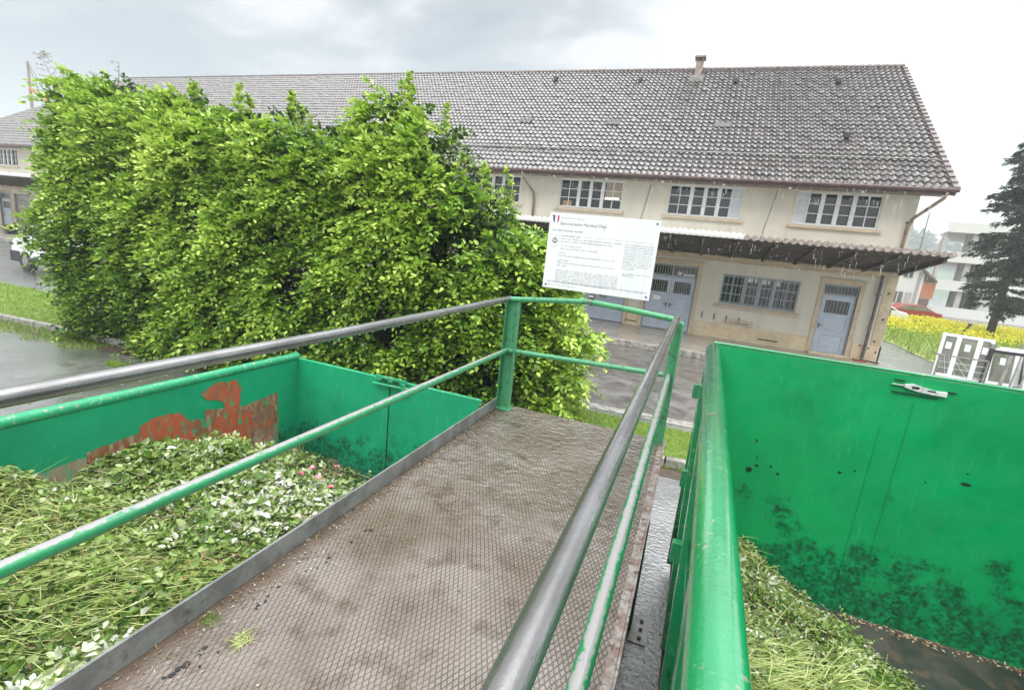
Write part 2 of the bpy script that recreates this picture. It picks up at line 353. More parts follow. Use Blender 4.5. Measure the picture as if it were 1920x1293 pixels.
# deck: diamond tread plate
def deck_material():
    mt = bpy.data.materials.new('diamond_tread_plate'); mt.use_nodes = True; t = mt.node_tree; K = t.links.new; b = t.nodes['Principled BSDF']
    ge = t.nodes.new('ShaderNodeNewGeometry'); sx = t.nodes.new('ShaderNodeSeparateXYZ'); K(ge.outputs['Position'], sx.inputs[0])
    def ma(op, a, c=0.):
        r = t.nodes.new('ShaderNodeMath'); r.operation = op
        for i, q in enumerate((a, c)):
            if isinstance(q, (int, float)): r.inputs[i].default_value = q
            else: K(q, r.inputs[i])
        return r.outputs[0]
    def nn(sc, det=5, st=(1, 1, 1)):
        mp = t.nodes.new('ShaderNodeMapping'); mp.inputs['Scale'].default_value = st; K(ge.outputs['Position'], mp.inputs[0])
        n = t.nodes.new('ShaderNodeTexNoise'); n.inputs['Scale'].default_value = sc; n.inputs['Detail'].default_value = det; K(mp.outputs[0], n.inputs['Vector']); return n.outputs['Fac']
    def mr(src, a, c, lo=0, hi=1):
        r = t.nodes.new('ShaderNodeMapRange'); r.inputs['From Min'].default_value = a; r.inputs['From Max'].default_value = c
        r.inputs['To Min'].default_value = lo; r.inputs['To Max'].default_value = hi; K(src, r.inputs['Value']); return r.outputs[0]
    def mixc(f, a, c):
        x = t.nodes.new('ShaderNodeMix'); x.data_type = 'RGBA'; K(f, x.inputs['Factor'])
        for s, q in ((6, a), (7, c)):
            if isinstance(q, tuple): x.inputs[s].default_value = (*q, 1)
            else: K(q, x.inputs[s])
        return x.outputs[2]
    u = ma('DIVIDE', sx.outputs['X'], .0255); v = ma('DIVIDE', sx.outputs['Y'], .053)
    wob = ma('MULTIPLY', nn(6, 2), .35)
    def lattice(s):
        f = ma('FRACT', ma('ADD', wob, ma('ADD' if s > 0 else 'SUBTRACT', u, v))); return ma('ABSOLUTE', ma('SUBTRACT', f, .5))   # 0 on a rib
    d = ma('MINIMUM', lattice(1), lattice(-1))
    rib = mr(d, .035, .125, 1, 0)
    mud = nn(2.1, 6); mud2 = nn(7, 5)
    col = mixc(mr(mud, .38, .62), (.125, .086, .062), (.20, .160, .138))
    col = mixc(mr(mud2, .50, .70), col, (.085, .052, .030))
    # a band of brown mud along the kick plate
    edge = mr(ma('ADD', sx.outputs['X'], ma('MULTIPLY', nn(4, 4), .22)), -1.62, -1.50, 1, 0)
    col = mixc(ma('MULTIPLY', edge, .8), col, (.10, .062, .035))
    run = mr(ma('ABSOLUTE', ma('ADD', ma('ADD', sx.outputs['X'], ma('MULTIPLY', nn(3, 3), .18)), 1.62)), .05, .12, .7, 0)
    col = mixc(ma('MULTIPLY', run, mr(sx.outputs['Y'], 3.0, 3.7)), col, (.055, .030, .014))
    fl = ma('MULTIPLY', edge, .85)
    ribc = ma('MULTIPLY', ma('MULTIPLY', rib, ma('SUBTRACT', .8, fl)), mr(nn(5, 4), .3, .62, 1., .55))
    col = mixc(ribc, col, (.022, .017, .013))
    K(col, b.inputs['Base Color'])
    ro = mr(nn(1.4, 4), .42, .6, .12, .32); K(ro, b.inputs['Roughness'])
    b.inputs['Specular IOR Level'].default_value = .55; K(mr(ma('ADD', sx.outputs['Y'], ma('MULTIPLY', nn(1.3, 3), 1.5)), 1.4, 3.6, .60, 1.), b.inputs['Coat Weight']); b.inputs['Coat Roughness'].default_value = .05; b.inputs['Coat IOR'].default_value = 1.75
    far = mr(sx.outputs['Y'], 2.2, 4.0, 0, 1)
    h = ma('ADD', ma('MULTIPLY', rib, ma('MULTIPLY', ma('SUBTRACT', 1., fl), .8)), ma('MULTIPLY', nn(34, 4), 1.2))
    h = ma('ADD', h, ma('MULTIPLY', far, ma('MULTIPLY', nn(17, 7), 13.0)))
    bn = t.nodes.new('ShaderNodeBump'); bn.inputs['Strength'].default_value = .7; bn.inputs['Distance'].default_value = .0035; K(h, bn.inputs['Height']); K(bn.outputs[0], b.inputs['Normal']); K(bn.outputs[0], b.inputs['Coat Normal'])
    return mt
deck_m = deck_material()

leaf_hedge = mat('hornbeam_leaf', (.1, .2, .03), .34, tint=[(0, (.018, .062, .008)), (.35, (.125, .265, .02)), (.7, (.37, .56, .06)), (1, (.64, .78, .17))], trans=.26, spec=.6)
leaf_conifer = mat('spruce_needles', (.03, .06, .03), .6, tint=[(0, (.008, .017, .010)), (.5, (.018, .036, .02)), (1, (.05, .08, .045))])
bark = mat('bark', (.10, .075, .055), .8, c2=(.05, .04, .03), scale=20, bump=.8, bscale=60)
bark_twig = mat('bare_twig', (.28, .23, .19), .7)
heap_leaf = mat('cut_leaves', (.1, .2, .04), .38, tint=[(0, (.03, .07, .012)), (.3, (.10, .20, .025)), (.6, (.26, .38, .08)), (.82, (.46, .54, .26)), (1, (.74, .76, .66))], trans=.25)
heap_grass = mat('grass_clippings', (.3, .36, .1), .42, tint=[(0, (.08, .12, .025)), (.5, (.34, .42, .10)), (1, (.64, .68, .30))], trans=.25)
heap_core = mat('heap_dark_core', (.03, .035, .015), .6, c2=(.06, .08, .025), scale=9, bump=1, bscale=40, c3=(.05, .03, .02), scale3=5)  # surface under the leaves, coloured dark so gaps between them look shaded
yellow_leaf = mat('yellow_leaves', (.6, .4, .04), .45, tint=[(0, (.50, .24, .06)), (.5, (.56, .46, .10)), (1, (.48, .52, .16))], trans=.2)
pink = mat('pink_petals', (.72, .09, .20), .45, c2=(.78, .30, .36), scale=30)
stick_m = mat('stick_wood', (.42, .28, .16), .6, c2=(.25, .17, .1), scale=20)
grass_m = mat('grass_blades', (.2, .3, .05), .45, tint=[(0, (.10, .19, .02)), (.5, (.22, .36, .035)), (1, (.38, .50, .07))], trans=.3)
sign_white = mat('sign_white', (.80, .82, .83), .25, c2=(.72, .745, .76), scale=5, stretch=(3, 1, .6), c3=(.60, .58, .52), scale3=7, thr3=(.68, .8))
ink = mat('sign_ink', (.16, .18, .19), .5)
ink_soft = mat('sign_faded_ink', (.40, .42, .43), .5)
blue = mat('emblem_blue', (.055, .06, .22), .4); red = mat('emblem_red', (.55, .10, .19), .4)
meadow_m = mat('meadow', (.20, .25, .06), .7, c2=(.30, .33, .10), scale=1.5, bump=1, bscale=30)
yellow_fl = mat('yellow_flowers', (.75, .62, .02), .5, tint=[(0, (.30, .38, .05)), (.4, (.66, .60, .02)), (1, (.85, .76, .03))], trans=.3)
mod_white = mat('white_render', (.60, .60, .585), .7); mod_grey = mat('grey_render', (.42, .40, .38), .7, c2=(.36, .35, .34), scale=2)
win_far = mat('far_glass', (.06, .068, .068), .25, c2=(.13, .14, .14), scale=.8, spec=.3)
roof_far = mat('far_roof', (.16, .11, .10), .5); orange_m = mat('orange_soffit', (.42, .18, .09), .6)
carred = mat('red_car_paint', (.28, .02, .02), .3, coat=.3); carwhite = mat('white_car_paint', (.70, .71, .72), .2, coat=.5); cardark = mat('car_glass', (.03, .035, .04), .08)
rubber = mat('tyre_rubber', (.02, .02, .02), .6); plastic = mat('black_plastic', (.018, .018, .02), .45)
frame_white = mat('white_frame', (.82, .83, .85), .3); frame_glass = mat('pane_reflecting', (.13, .14, .10), .08, c2=(.22, .235, .18), scale=2, spec=.6)
grey_wood = mat('grey_wood', (.30, .29, .26), .7, c2=(.2, .19, .17), scale=8)
black_m = mat('black_steel', (.02, .02, .022), .4); orange_p = mat('orange_jib_paint', (.45, .17, .05), .5)
hill_m = mat('hill_meadow', (.10, .15, .08), .9, c2=(.06, .10, .05), scale=.02)
hill_tree = mat('hill_trees', (.09, .12, .08), .9)

# ================================================================== SETTING
def sheet(name, poly, z, m, kind='structure', thick=None, **k):
    b = B()
    if thick: b.prism(poly, 'z', z - thick, z)
    else: b.add([(x, y, z) for x, y in poly], [tuple(range(len(poly)))])
    return b.build(name, m, kind=kind, **k)
# ground sheet, reaching the horizon
b = B(); xs = [-635, -60, -30, -10, 0, 10, 30, 60, 635]; ys = [-55, -10, 0, 10, 20, 40, 80, 515]
vs = [(x, y, -2.8) for y in ys for x in xs]; nx = len(xs)
b.add(vs, [(j * nx + i, j * nx + i + 1, (j + 1) * nx + i + 1, (j + 1) * nx + i) for j in range(len(ys) - 1) for i in range(nx - 1)]); b.build('ground', asphalt, kind='structure')
def kerb_y(x): return 6.58 + .07 * x + (.0 if x > -12 else .0)
# concrete road in front of the building
sheet('road', [(-14, 11.2), (5.9, 11.2), (7.0, 12.5), (7.0, 18.9), (-14, 18.9)], -2.796, concrete_road)
rough_asphalt = mat('rough_asphalt', (.10, .092, .085), .3, c2=(.17, .16, .15), scale=1.6, thr=(.42, .6), bump=1.2, bscale=30, rough2=.5, coat=.5, c3=(.055, .05, .045), scale3=2.6, thr3=(.52, .66), detail=8)
sheet('asphalt_strip', [(-14, 8.0), (7.0, 9.0), (7.0, 11.19), (-14, 11.19)], -2.7965, rough_asphalt)
b = B()
for x in (-12, -7.1, -2.6, 2.2): b.box(x, x + .03, 11.2, 15.2, -2.79, -2.791)
b.box(-14, 7.0, 13.2, 13.225, -2.79, -2.791)
b.build('road_joints', joint_m, kind='structure')
# raised pavement along the building, with its kerb face
b = B(); b.box(-56, 6.35, 15.35, 19.2, -2.8, -2.60); b.build('pavement', sidewalk_m, kind='structure', bevel=.02)
b = B(); b.box(-56, 6.37, 15.18, 15.35, -2.8, -2.606); b.build('pavement_kerb', kerbstone, kind='structure', bevel=.02)
# drainage channel of light stone beyond the grass
b = B(); b.add([(-30, 7.2, -2.792), (9, 8.9, -2.792), (9, 9.2, -2.792), (-30, 7.5, -2.792)], [(0, 1, 2, 3)]); b.build('drainage_channel', kerbstone, kind='structure')
# grass strip with stone kerb
N_ = 14; xk = np.linspace(-26, 3.2, N_)
def back_y(x): return 7.95 - max(0., (-x - 12)) * .03
b = B()
for i in range(N_ - 1):
    a, c = xk[i], xk[i + 1]
    b.add([(a, kerb_y(a) + .12, -2.69), (c, kerb_y(c) + .12, -2.69), (c, back_y(c), -2.70), (a, back_y(a), -2.70)], [(0, 1, 2, 3)])
    b.add([(a, back_y(a), -2.70), (c, back_y(c), -2.70), (c, back_y(c) + .1, -2.81), (a, back_y(a) + .1, -2.81)], [(0, 1, 2, 3)])
b.build('grass_strip', turf, kind='structure')
b = B()
xx = -26.
while xx < 3.2:
    x2 = min(xx + .98, 3.2); j = random.uniform(-.006, .006)
    b.prism([(xx, kerb_y(xx) + j), (x2, kerb_y(x2) + j), (x2, kerb_y(x2) + .12 + j), (xx, kerb_y(xx) + .12 + j)], 'z', -2.82, -2.665 + j)
    xx += 1.0
b.build('kerb', kerbstone, kind='structure', bevel=.012)
b = B(); b.add([(-26, kerb_y(-26) - .35, -2.795), (3, kerb_y(3) - .3, -2.795), (3, kerb_y(3) - .002, -2.79), (-26, kerb_y(-26) - .002, -2.79)], [(0, 1, 2, 3)])
b.build('soil_edge', soil, kind='structure')
# meadow and path on the right
MEADOW = [(8.9, 22.6), (9.2, 29.6), (10.3, 36), (12.2, 46), (60, 46), (60, 16), (11, 18)]
sheet('meadow', MEADOW, -2.785, meadow_m)

# grass blades
def in_poly(x, y, poly):
    r = np.zeros(len(x), bool); n = len(poly)
    for i in range(n):
        (x1, y1), (x2, y2) = poly[i], poly[(i + 1) % n]
        c = (y1 > y) != (y2 > y); r ^= c & (x < (x2 - x1) * (y - y1) / (y2 - y1 + 1e-12) + x1)
    return r
def blades_on(n, x0, x1, yfun0, yfun1, z, ln, wd):
    x = rng.uniform(x0, x1, n); y0 = np.array([yfun0(q) for q in x]); y1 = np.array([yfun1(q) for q in x]); y = y0 + (y1 - y0) * rng.random(n)
    P = np.stack([x, y, np.full(n, z)], 1); D = rng.normal(size=(n, 3)) * [.35, .35, 0] + [0, 0, 1]
    bend = rng.normal(size=(n, 3)) * .45; bend[:, 2] = -abs(bend[:, 2]) * .6
    return (*blade_mesh(P, D, rng.uniform(.5, 1.2, n) * ln, wd, bend), np.repeat(np.clip(rng.normal(.5, .25, n), 0, 1), 8))
parts = [blades_on(26000, -3.6, 2.6, lambda x: kerb_y(x) + .1, lambda x: back_y(x) + .03, -2.70, .075, .006),
         blades_on(26000, -23, -9, lambda x: kerb_y(x) + .1, lambda x: back_y(x) + .03, -2.70, .09, .012),
         blades_on(2600, -17, -10.5, lambda x: kerb_y(x) - .45 - .25 * math.sin(x * 3) ** 2, lambda x: kerb_y(x), -2.80, .10, .012),
         blades_on(700, -1.5, 3, lambda x: kerb_y(x) - .04, lambda x: kerb_y(x), -2.80, .10, .008),
         blades_on(500, -9.4, -9.0, lambda x: 5.02, lambda x: 5.14, -2.80, .10, .012)]
def join(parts):
    V, F, A, o = [], [], [], 0
    for v, f, a in parts: V.append(v); F.append(f + o); A.append(a); o += len(v)
    return np.concatenate(V), np.concatenate(F), np.concatenate(A)
V, F, A = join(parts)
np_obj('grass', V, F, grass_m, attr=A, kind='stuff', label='short bright green grass on the verge behind the kerb', cat='grass')
# meadow flowers
n = 26000; x = rng.uniform(9, 30, n); y = rng.uniform(17, 46, n)
k = in_poly(x, y, MEADOW); x, y = x[k], y[k]; n = len(x)
P = np.stack([x, y, np.full(n, -2.8)], 1); D = rng.normal(size=(n, 3)) * [.3, .3, 0] + [0, 0, 1]
V, F = blade_mesh(P, D, rng.uniform(.2, .5, n), .03, rng.normal(size=(n, 3)) * .3 * [1, 1, 0])
np_obj('meadow_grass', V, F, grass_m, attr=np.repeat(rng.random(n), 8), kind='stuff', label='tall light green meadow grass beside the wet path', cat='grass')
n = 20000; y = 29 + 16.5 * rng.random(n) ** .7; x = rng.uniform(9.6, 24, n); k = in_poly(x, y, MEADOW); x, y = x[k], y[k]; n = len(x)
keep = rng.random(n) < np.clip((y - 30.5) / 5, 0.03, 1) * np.clip(.55 + 1.1 * vnoise(x * .9, y * .6, 77), .1, 1); x, y = x[keep], y[keep]; n = len(x)
P = np.stack([x, y, -2.8 + rng.uniform(.3, .72, n)], 1); V, F = leaf_mesh(P, rng.normal(size=(n, 3)), rng.normal(size=(n, 3)) + [0, 0, 1.5], .09, .09)
np_obj('yellow_flowers', V, F, yellow_fl, attr=np.repeat(rng.random(n) * .8 + .2, 6), kind='stuff', label='mass of bright yellow flowers along the far edge of the meadow', cat='flowers')

# hazy hills
b = B()
def ridge(x, d): return 21 + 6 * math.sin(x * .006 + 1.1) + 3 * math.sin(x * .021)
for d, (y0, y1) in enumerate(((270, 380),)):
    xs = np.linspace(-620, 620, 60)
    for i in range(59):
        a, c = xs[i], xs[i + 1]
        za, zc = ridge(a, d), ridge(c, d)
        b.add([(a, y0, -3), (c, y0, -3), (c, y1, zc), (a, y1, za), (a, y1 + 90, -3), (c, y1 + 90, -3)], [(0, 1, 2, 3), (3, 2, 5, 4)])
b.build('hills', hill_m, kind='structure', smooth=True)
n = 300; xs = rng.uniform(60, 480, n); yy = rng.uniform(310, 380, n)
xs = np.concatenate([xs, rng.uniform(-610, -220, 200)]); yy = np.concatenate([yy, rng.uniform(310, 380, 200)])
Vl, Fl, o = [], [], 0
for q in range(len(xs)):
    zt = -3 + (ridge(xs[q], 0) + 3) * (yy[q] - 270) / 110; r = rng.uniform(2.4, 5.2); c = np.array([xs[q], yy[q], zt + r * .8])
    p = unit(rng.normal(size=(60, 3))) * rng.uniform(.6, 1, (60, 1)) * [r, r, r * 1.25] + c
    v, f = leaf_mesh(p, rng.normal(size=(60, 3)), rng.normal(size=(60, 3)), r * .8, r * .6); Vl.append(v); Fl.append(f + o); o += len(v)
np_obj('distant_trees', np.concatenate(Vl), np.concatenate(Fl), hill_tree, kind='stuff', label='hazy line of far trees on the hillside', cat='trees')

# ================================================================== WAREHOUSE
def RZX(x): return 9.0 + (6.5 - x) / 50.4 * .45
X0, X1, YF, YB_ = -51.2, 5.95, 19.0, 33.9
WB, WT = -2.6, 2.95
wh = thing('warehouse', (-20, 26, -2.8), 'long cream rendered warehouse with a dark tiled roof, loading canopy and pale blue doors', 'warehouse')
UP = [(-45.9, -43.35), (-41.7, -39.2)] + [(-5.72 - 4.17 * k, -3.22 - 4.17 * k) for k in range(8, -1, -1)] + [(-1.55, .95), (2.60, 5.03)]
DOORS = [(-46.0, -44.75, -.15), (-44.3, -42.45, -.15), (-9.3, -7.5, -.12), (-4.3, -2.55, -.12), (-1.82, -.07, -.12), (3.98, 5.0, -.20)]
LOW = [(.79, 3.27)]
def wall_holes(b, x0, x1, z0, z1, y, holes, depth):
    xs = sorted({x0, x1} | {h[0] for h in holes} | {h[1] for h in holes}); zs = sorted({z0, z1} | {h[2] for h in holes} | {h[3] for h in holes})
    for i in range(len(xs) - 1):
        for j in range(len(zs) - 1):
            cx, cz = (xs[i] + xs[i + 1]) / 2, (zs[j] + zs[j + 1]) / 2
            if any(h[0] < cx < h[1] and h[2] < cz < h[3] for h in holes): continue
            b.add([(xs[i], y, zs[j]), (xs[i + 1], y, zs[j]), (xs[i + 1], y, zs[j + 1]), (xs[i], y, zs[j + 1])], [(0, 1, 2, 3)])
    for h in holes:
        a, c, e, g = h; y2 = y + depth
        b.add([(a, y, e), (a, y2, e), (a, y2, g), (a, y, g)], [(0, 1, 2, 3)]); b.add([(c, y, e), (c, y2, e), (c, y2, g), (c, y, g)], [(3, 2, 1, 0)])
        b.add([(a, y, e), (c, y, e), (c, y2, e), (a, y2, e)], [(0, 1, 2, 3)]); b.add([(a, y, g), (c, y, g), (c, y2, g), (a, y2, g)], [(3, 2, 1, 0)])
        b.add([(a, y2, e), (c, y2, e), (c, y2, g), (a, y2, g)], [(0, 1, 2, 3)])
b = B()
holes = [(a, c, 1.66, 2.72) for a, c in UP] + [(a, c, -1.32, -.25) for a, c in LOW] + [(a, c, WB - .01, t) for a, c, t in DOORS]
wall_holes(b, X0, X1, WB - .01, WT, YF, holes, .17)
RY, RZ, EY, EZ = 26.45, 9.0, 18.2, 2.86
b.add([(X1, YF, -2.8), (X1, YB_, -2.8), (X1, YB_, WT), (X1, RY, RZ - .35), (X1, YF, WT)], [(0, 1, 2, 3, 4)])
b.add([(X0, YF, -2.8), (X0, YF, WT), (X0, YB_, WT), (X0, YB_, -2.8)], [(0, 1, 2, 3)])
b.add([(X0, YB_, -2.8), (X0, YB_, WT), (X1, YB_, WT), (X1, YB_, -2.8)], [(0, 1, 2, 3)])
b.build('wall', stucco, wh)
b = B()   # plinth between the doors, corner strips
edges = [X0] + sum([[a - .16, c + .16] for a, c, t in DOORS], []) + [X1 + .03]
for i in range(0, len(edges), 2):
    if edges[i + 1] - edges[i] > .05: b.box(edges[i], edges[i + 1], YF - .035, YF + .01, WB - .01, -2.07)
b.box(X1 - .02, X1 + .03, YF - .035, YB_, -2.8, -2.07)
b.box(X1 - .42, X1 + .032, YF - .038, YF - .03, -2.8, -2.62)
b.build('plinth', plinth_m, wh, bevel=.01)
b = B()
b.box(X1 - .30, X1 + .012, YF - .018, YF + .2, -2.07, .33)
b.build('corner_strip', stone_trim, wh, bevel=.01)
b = B()
for z, x in ((-1.95, 5.72), (-1.2, 5.80), (-.35, 5.78), (-2.2, 5.6), (-2.3, 5.83), (-2.15, 5.35), (1.9, 5.75)): b = B(); b.box(x, x + .05, YF - .046, YF - .0185, z, z + .06); b.build('iron_stub', iron, wh)
for q in range(4): b = B(); b.box(.0 + q * .42 + .3, .335 + q * .42, YF - .03, YF - .002, -1.92 - .02 * q, -1.70 - .02 * q); b.build('wall_slot', iron, wh)
b = B(); b.box(2.3, 2.95, YF - .06, YF - .036, -2.43, -2.39); b.build('foot_scraper', iron, wh)
b = B(); b.box(-2.42, -2.0, YF - .06, YF - .036, -2.45, -2.41); b.build('foot_scraper', iron, wh)
b = B(); b.box(1.15, 2.05, YF - .16, YF - .003, -1.93, -1.86); b.box(1.2, 1.3, YF - .12, YF - .004, -2.02, -1.93); b.box(1.9, 2.0, YF - .12, YF - .004, -2.02, -1.93)
b.build('wooden_ledge', sill_m, wh, bevel=.008)

# roof: real wavy tiles
def tile_slope(x_lo, x_hi, hip=None, nrow=31, pitch=.205, seg=6):
    ncol = int(round((x_hi - x_lo) / pitch)); n = ncol * seg + 1; xs = np.linspace(x_lo, x_hi, n)
    ph = (np.arange(n) % seg) / seg * 2 * np.pi
    wave = .028 * (np.cos(ph) + .35 * np.cos(2 * ph + .6))
    dy, dz = (RY - EY), (RZ - EZ); Ls = math.hypot(dy, dz); ny, nz_ = -dz / Ls, dy / Ls
    col = np.minimum(np.arange(n) // seg, ncol - 1)
    V, F, A = [], [], []
    for r in range(nrow):
        t0, t1 = r / nrow, (r + 1) / nrow + .012
        jit = rng.normal(0, .005, ncol + 1)[col]; jt = rng.normal(0, .006, ncol + 1)[col]
        tint = np.clip(rng.normal(.45, .22, ncol + 1), 0, 1)[col]
        for (t, off) in ((t0, .006), (t0, .062), (t1, .004)):
            tt = t + (jt / Ls if off > .05 or t == t0 else 0)
            o = wave * (1 if off != .004 else .9) + off + jit
            V.append(np.stack([xs, EY + dy * tt + ny * o, EZ + (RZX(xs) - EZ) * tt + nz_ * o], 1)); A.append(tint)
        base = r * 3 * n
        i = np.arange(n - 1)
        if hip is not None:
            xh = hip + (RX0 - hip) * (r + .5) / nrow; i = i[xs[:-1] > xh]
        for k in (0, 1): F.append(np.stack([base + k * n + i, base + k * n + i + 1, base + (k + 1) * n + i + 1, base + (k + 1) * n + i], 1))
    return np.concatenate(V), np.concatenate(F), np.concatenate(A)
RX0 = -43.9
V, F, A = tile_slope(-52.0, 6.50, hip=-52.0)
roof = np_obj('roof', V, F, tile_m, wh, attr=A, smooth=True)
roof.data.set_sharp_from_angle(angle=math.radians(50))
b = B()   # other slopes, under-roof board, hip
b.add([(6.47, RY, RZ - .02), (RX0, RY, RZX(RX0) - .02), (-52, YB_ + .8, EZ), (6.47, YB_ + .8, EZ)], [(0, 1, 2, 3)])
b.add([(RX0, RY, RZX(RX0) - .02), (-52, EY, EZ), (-52, YB_ + .8, EZ)], [(0, 1, 2)])
b.add([(6.46, EY + .03, EZ - .05), (6.46, RY, RZ - .10), (RX0, RY, RZX(RX0) - .1), (-52, EY + .03, EZ - .05)], [(0, 1, 2, 3)])
b.build('roof_far_side', tile_m, wh)
b = B()
for k in range(170):
    xa = RX0 + k * (6.5 - RX0) / 170; b.tube([(xa, RY, RZX(xa) + .015), (xa + .31, RY, RZX(xa) + .03)], .09, 8)
b.build('ridge_tiles', tile_edge, wh, smooth=2)
b = B(); dy, dz = RY - EY, RZ - EZ
for k in range(31):
    t = k / 31; b.bar((6.51, EY + dy * t - .02, EZ + dz * t + .05), (6.51, EY + dy * (t + .034), EZ + dz * (t + .034) + .02), .16, .05)
b.build('verge_tiles', tile_edge, wh)
b = B(); b.bar((6.50, EY, EZ - .09), (6.50, RY, RZ - .11), .06, .18); b.bar((6.50, YB_ + .8, EZ - .09), (6.50, RY, RZ - .11), .06, .18); b.build('verge_board', fascia, wh)
b = B(); b.tube([(-52, EY - .07, EZ - .035), (6.56, EY - .06, EZ - .02)], .062, 10); b.box(-52, 6.5, EY + .0, EY + .03, EZ - .16, EZ + .0)
b.build('gutter', fascia, wh, smooth=2)
b = B(); b.box(-52, 6.45, EY + .035, YF, EZ - .10, EZ - .07); b.build('soffit', soffit_m, wh)
b = B()
for k in range(10): b = B(); b.box(6.2 - k * 2.0, 6.26 - k * 2.0, EY - .0, EY + .16, EZ - .20, EZ - .165); b.build('gutter_bracket', white_paint, wh)
b = B()
t = .155; b.tube([(-50, EY + dy * t - .05, EZ + dz * t + .12), (6.3, EY + dy * t - .05, EZ + dz * t + .12)], .022, 6)
b.build('snow_guard', zinc, wh)
b = B()
for (x, y, z) in ((-8.51, 25.38, 8.3), (-4.21, 25.24, 8.2), (-.01, 25.1, 8.1), (3.98, 24.97, 8.0), (3.93, 20.81, 4.87)):
    zz = EZ + (RZX(x) - EZ) * (y - EY) / dy
    b = B(); b.prism([(y - .02, zz - .1), (y - .22, zz - .02), (y - .2, zz + .16), (y + .2, zz + .32)], 'x', x - .07, x + .07); b.build('roof_vent', plastic, wh)
glass_tile_m = mat('glass_tile', (.13, .125, .12), .6, spec=.2, c2=(.09, .085, .08), scale=9)
for (x, y) in ((-8.48, 21.6), (-4.46, 21.52), (-.15, 21.47), (-16.96, 21.77), (-12.7, 21.6), (-21, 21.7)):
    zz = EZ + (RZX(x) - EZ) * (y - EY) / dy
    b = B(); b.add([(x - .3, y - .19, zz - .14 + .085), (x + .3, y - .19, zz - .14 + .085), (x + .3, y + .19, zz + .14 + .085), (x - .3, y + .19, zz + .14 + .085)], [(0, 1, 2, 3)]); b.build('glass_tile', glass_tile_m, wh)
ch = B(); ch.box(-1.85, -1.53, 25.8, 26.15, 8.1, 9.22); ch.build('chimney', chim_m, wh, bevel=.01)
cc = [o for o in S.objects if o.name == 'chimney'][0]
b = B(); b.box(-1.93, -1.45, 25.7, 26.25, 9.38, 9.45)
for x in (-1.85, -1.58):
    for y in (25.8, 26.1): b.box(x, x + .05, y, y + .05, 9.22, 9.38)
b.build('chimney_cap', chim_m, cc)
b = B(); b.box(-2.0, -1.38, 25.2, 25.75, 8.12, 8.45); b.build('flashing', zinc, cc)

# upper windows
def window(a, c, z0, z1, y, cols, name, frame_m, blind=(), bars=False, papers=()):
    """cols: widths pattern as pane columns grouped between thick mullions"""
    f = B(); g = B(); fw = .05
    f.box(a, c, y + .05, y + .11, z1 - fw, z1); f.box(a, c, y + .05, y + .11, z0, z0 + fw)
    f.box(a, a + fw, y + .05, y + .11, z0 + fw, z1 - fw); f.box(c - fw, c, y + .05, y + .11, z0 + fw, z1 - fw)
    tot = sum(cols); gap = .13; W = (c - a - 2 * fw) - gap * (len(cols) - 1); x = a + fw; cell = []
    for gi, k in enumerate(cols):
        wd = W * k / tot
        for q in range(k):
            cell.append((x + wd * q / k, x + wd * (q + 1) / k))
            if q: f.box(x + wd * q / k - .016, x + wd * q / k + .016, y + .06, y + .10, z0 + fw, z1 - fw)
        for r in (1, 2):
            zz = z0 + fw + (z1 - z0 - 2 * fw) * r / 3; f.box(x, x + wd, y + .063, y + .097, zz - .013, zz + .013)
        x += wd
        if gi < len(cols) - 1: f.box(x, x + gap, y + .035, y + .105, z0 + fw, z1 - fw); x += gap
    wo_ = f.build(name, frame_m, wh)
    g.box(a + .01, c - .01, y + .12, y + .14, z0 + .01, z1 - .01); g.build('pane', glass, wo_)
    if blind:
        d = B()
        for k in blind: d.box(cell[k][0] + .005, cell[k][1] - .005, y + .1, y + .115, z0 + fw, z1 - fw)
        d.build('blind', curtain, wo_)
    if papers:
        d = B()
        for (px, pz, pw, ph) in papers: d.box(px, px + pw, y + .105, y + .118, pz, pz + ph)
        d.build('paper_note', paper, wo_)
    if bars:
        d = B(); nb = 17
        for k in range(nb): xb = a + .05 + (c - a - .1) * k / (nb - 1); d.tube([(xb, y + .0, z0 + .01), (xb, y + .0, z1 - .01)], .011, 6)
        for k in range(4): zb = z0 + .08 + (z1 - z0 - .16) * k / 3; d.box(a, c, y - .016, y - .012, zb - .012, zb + .012)
        d.build('grille', bar_grey, wo_)
    s = B(); s.prism([(y - .10, z0 - .12), (y - .10, z0 - .055), (y + .05, z0 - .02), (y + .05, z0 - .12)], 'x', a - .13, c + .13); s.build('sill', sill_m, wo_)
    return wo_
for i, (a, c) in enumerate(UP):
    bl = {len(UP) - 1: (0,), len(UP) - 2: (5,)}.get(i, ())
    window(a, c, 1.66, 2.72, YF, (2, 1, 1, 2), 'window', white_paint, blind=bl)
w1 = [o for o in S.objects if o.name.startswith('window') and o.parent == wh][-3]
b = B(); b.box(-3.9, -3.35, YF + .095, YF + .117, 2.03, 2.12)
lamp = bpy.data.materials.new('lit_strip_lamp'); lamp.use_nodes = True; lb = lamp.node_tree.nodes['Principled BSDF']; lb.inputs['Emission Color'].default_value = (1, .93, .75, 1); lb.inputs['Emission Strength'].default_value = 1.3
b.build('strip_lamp', lamp, w1)
b = B(); b.box(-3.9, -3.28, YF + .112, YF + .119, 2.13, 2.66); b.build('lit_room', mat('warm_room_wall', (.42, .34, .27), .6), w1)
b = B(); b.box(-5.55, -5.2, YF + .112, YF + .119, 1.72, 1.9); b.build('stored_box', mat('cardboard', (.42, .25, .13), .7), w1)
window(.79, 3.27, -1.32, -.25, YF, (2, 1, 1, 2), 'window', grey_paint, bars=True,
       papers=((1.62, -.47, .17, .2), (1.84, -.46, .1, .17), (2.04, -.49, .2, .24), (2.28, -.47, .08, .18), (2.47, -.5, .2, .22)))

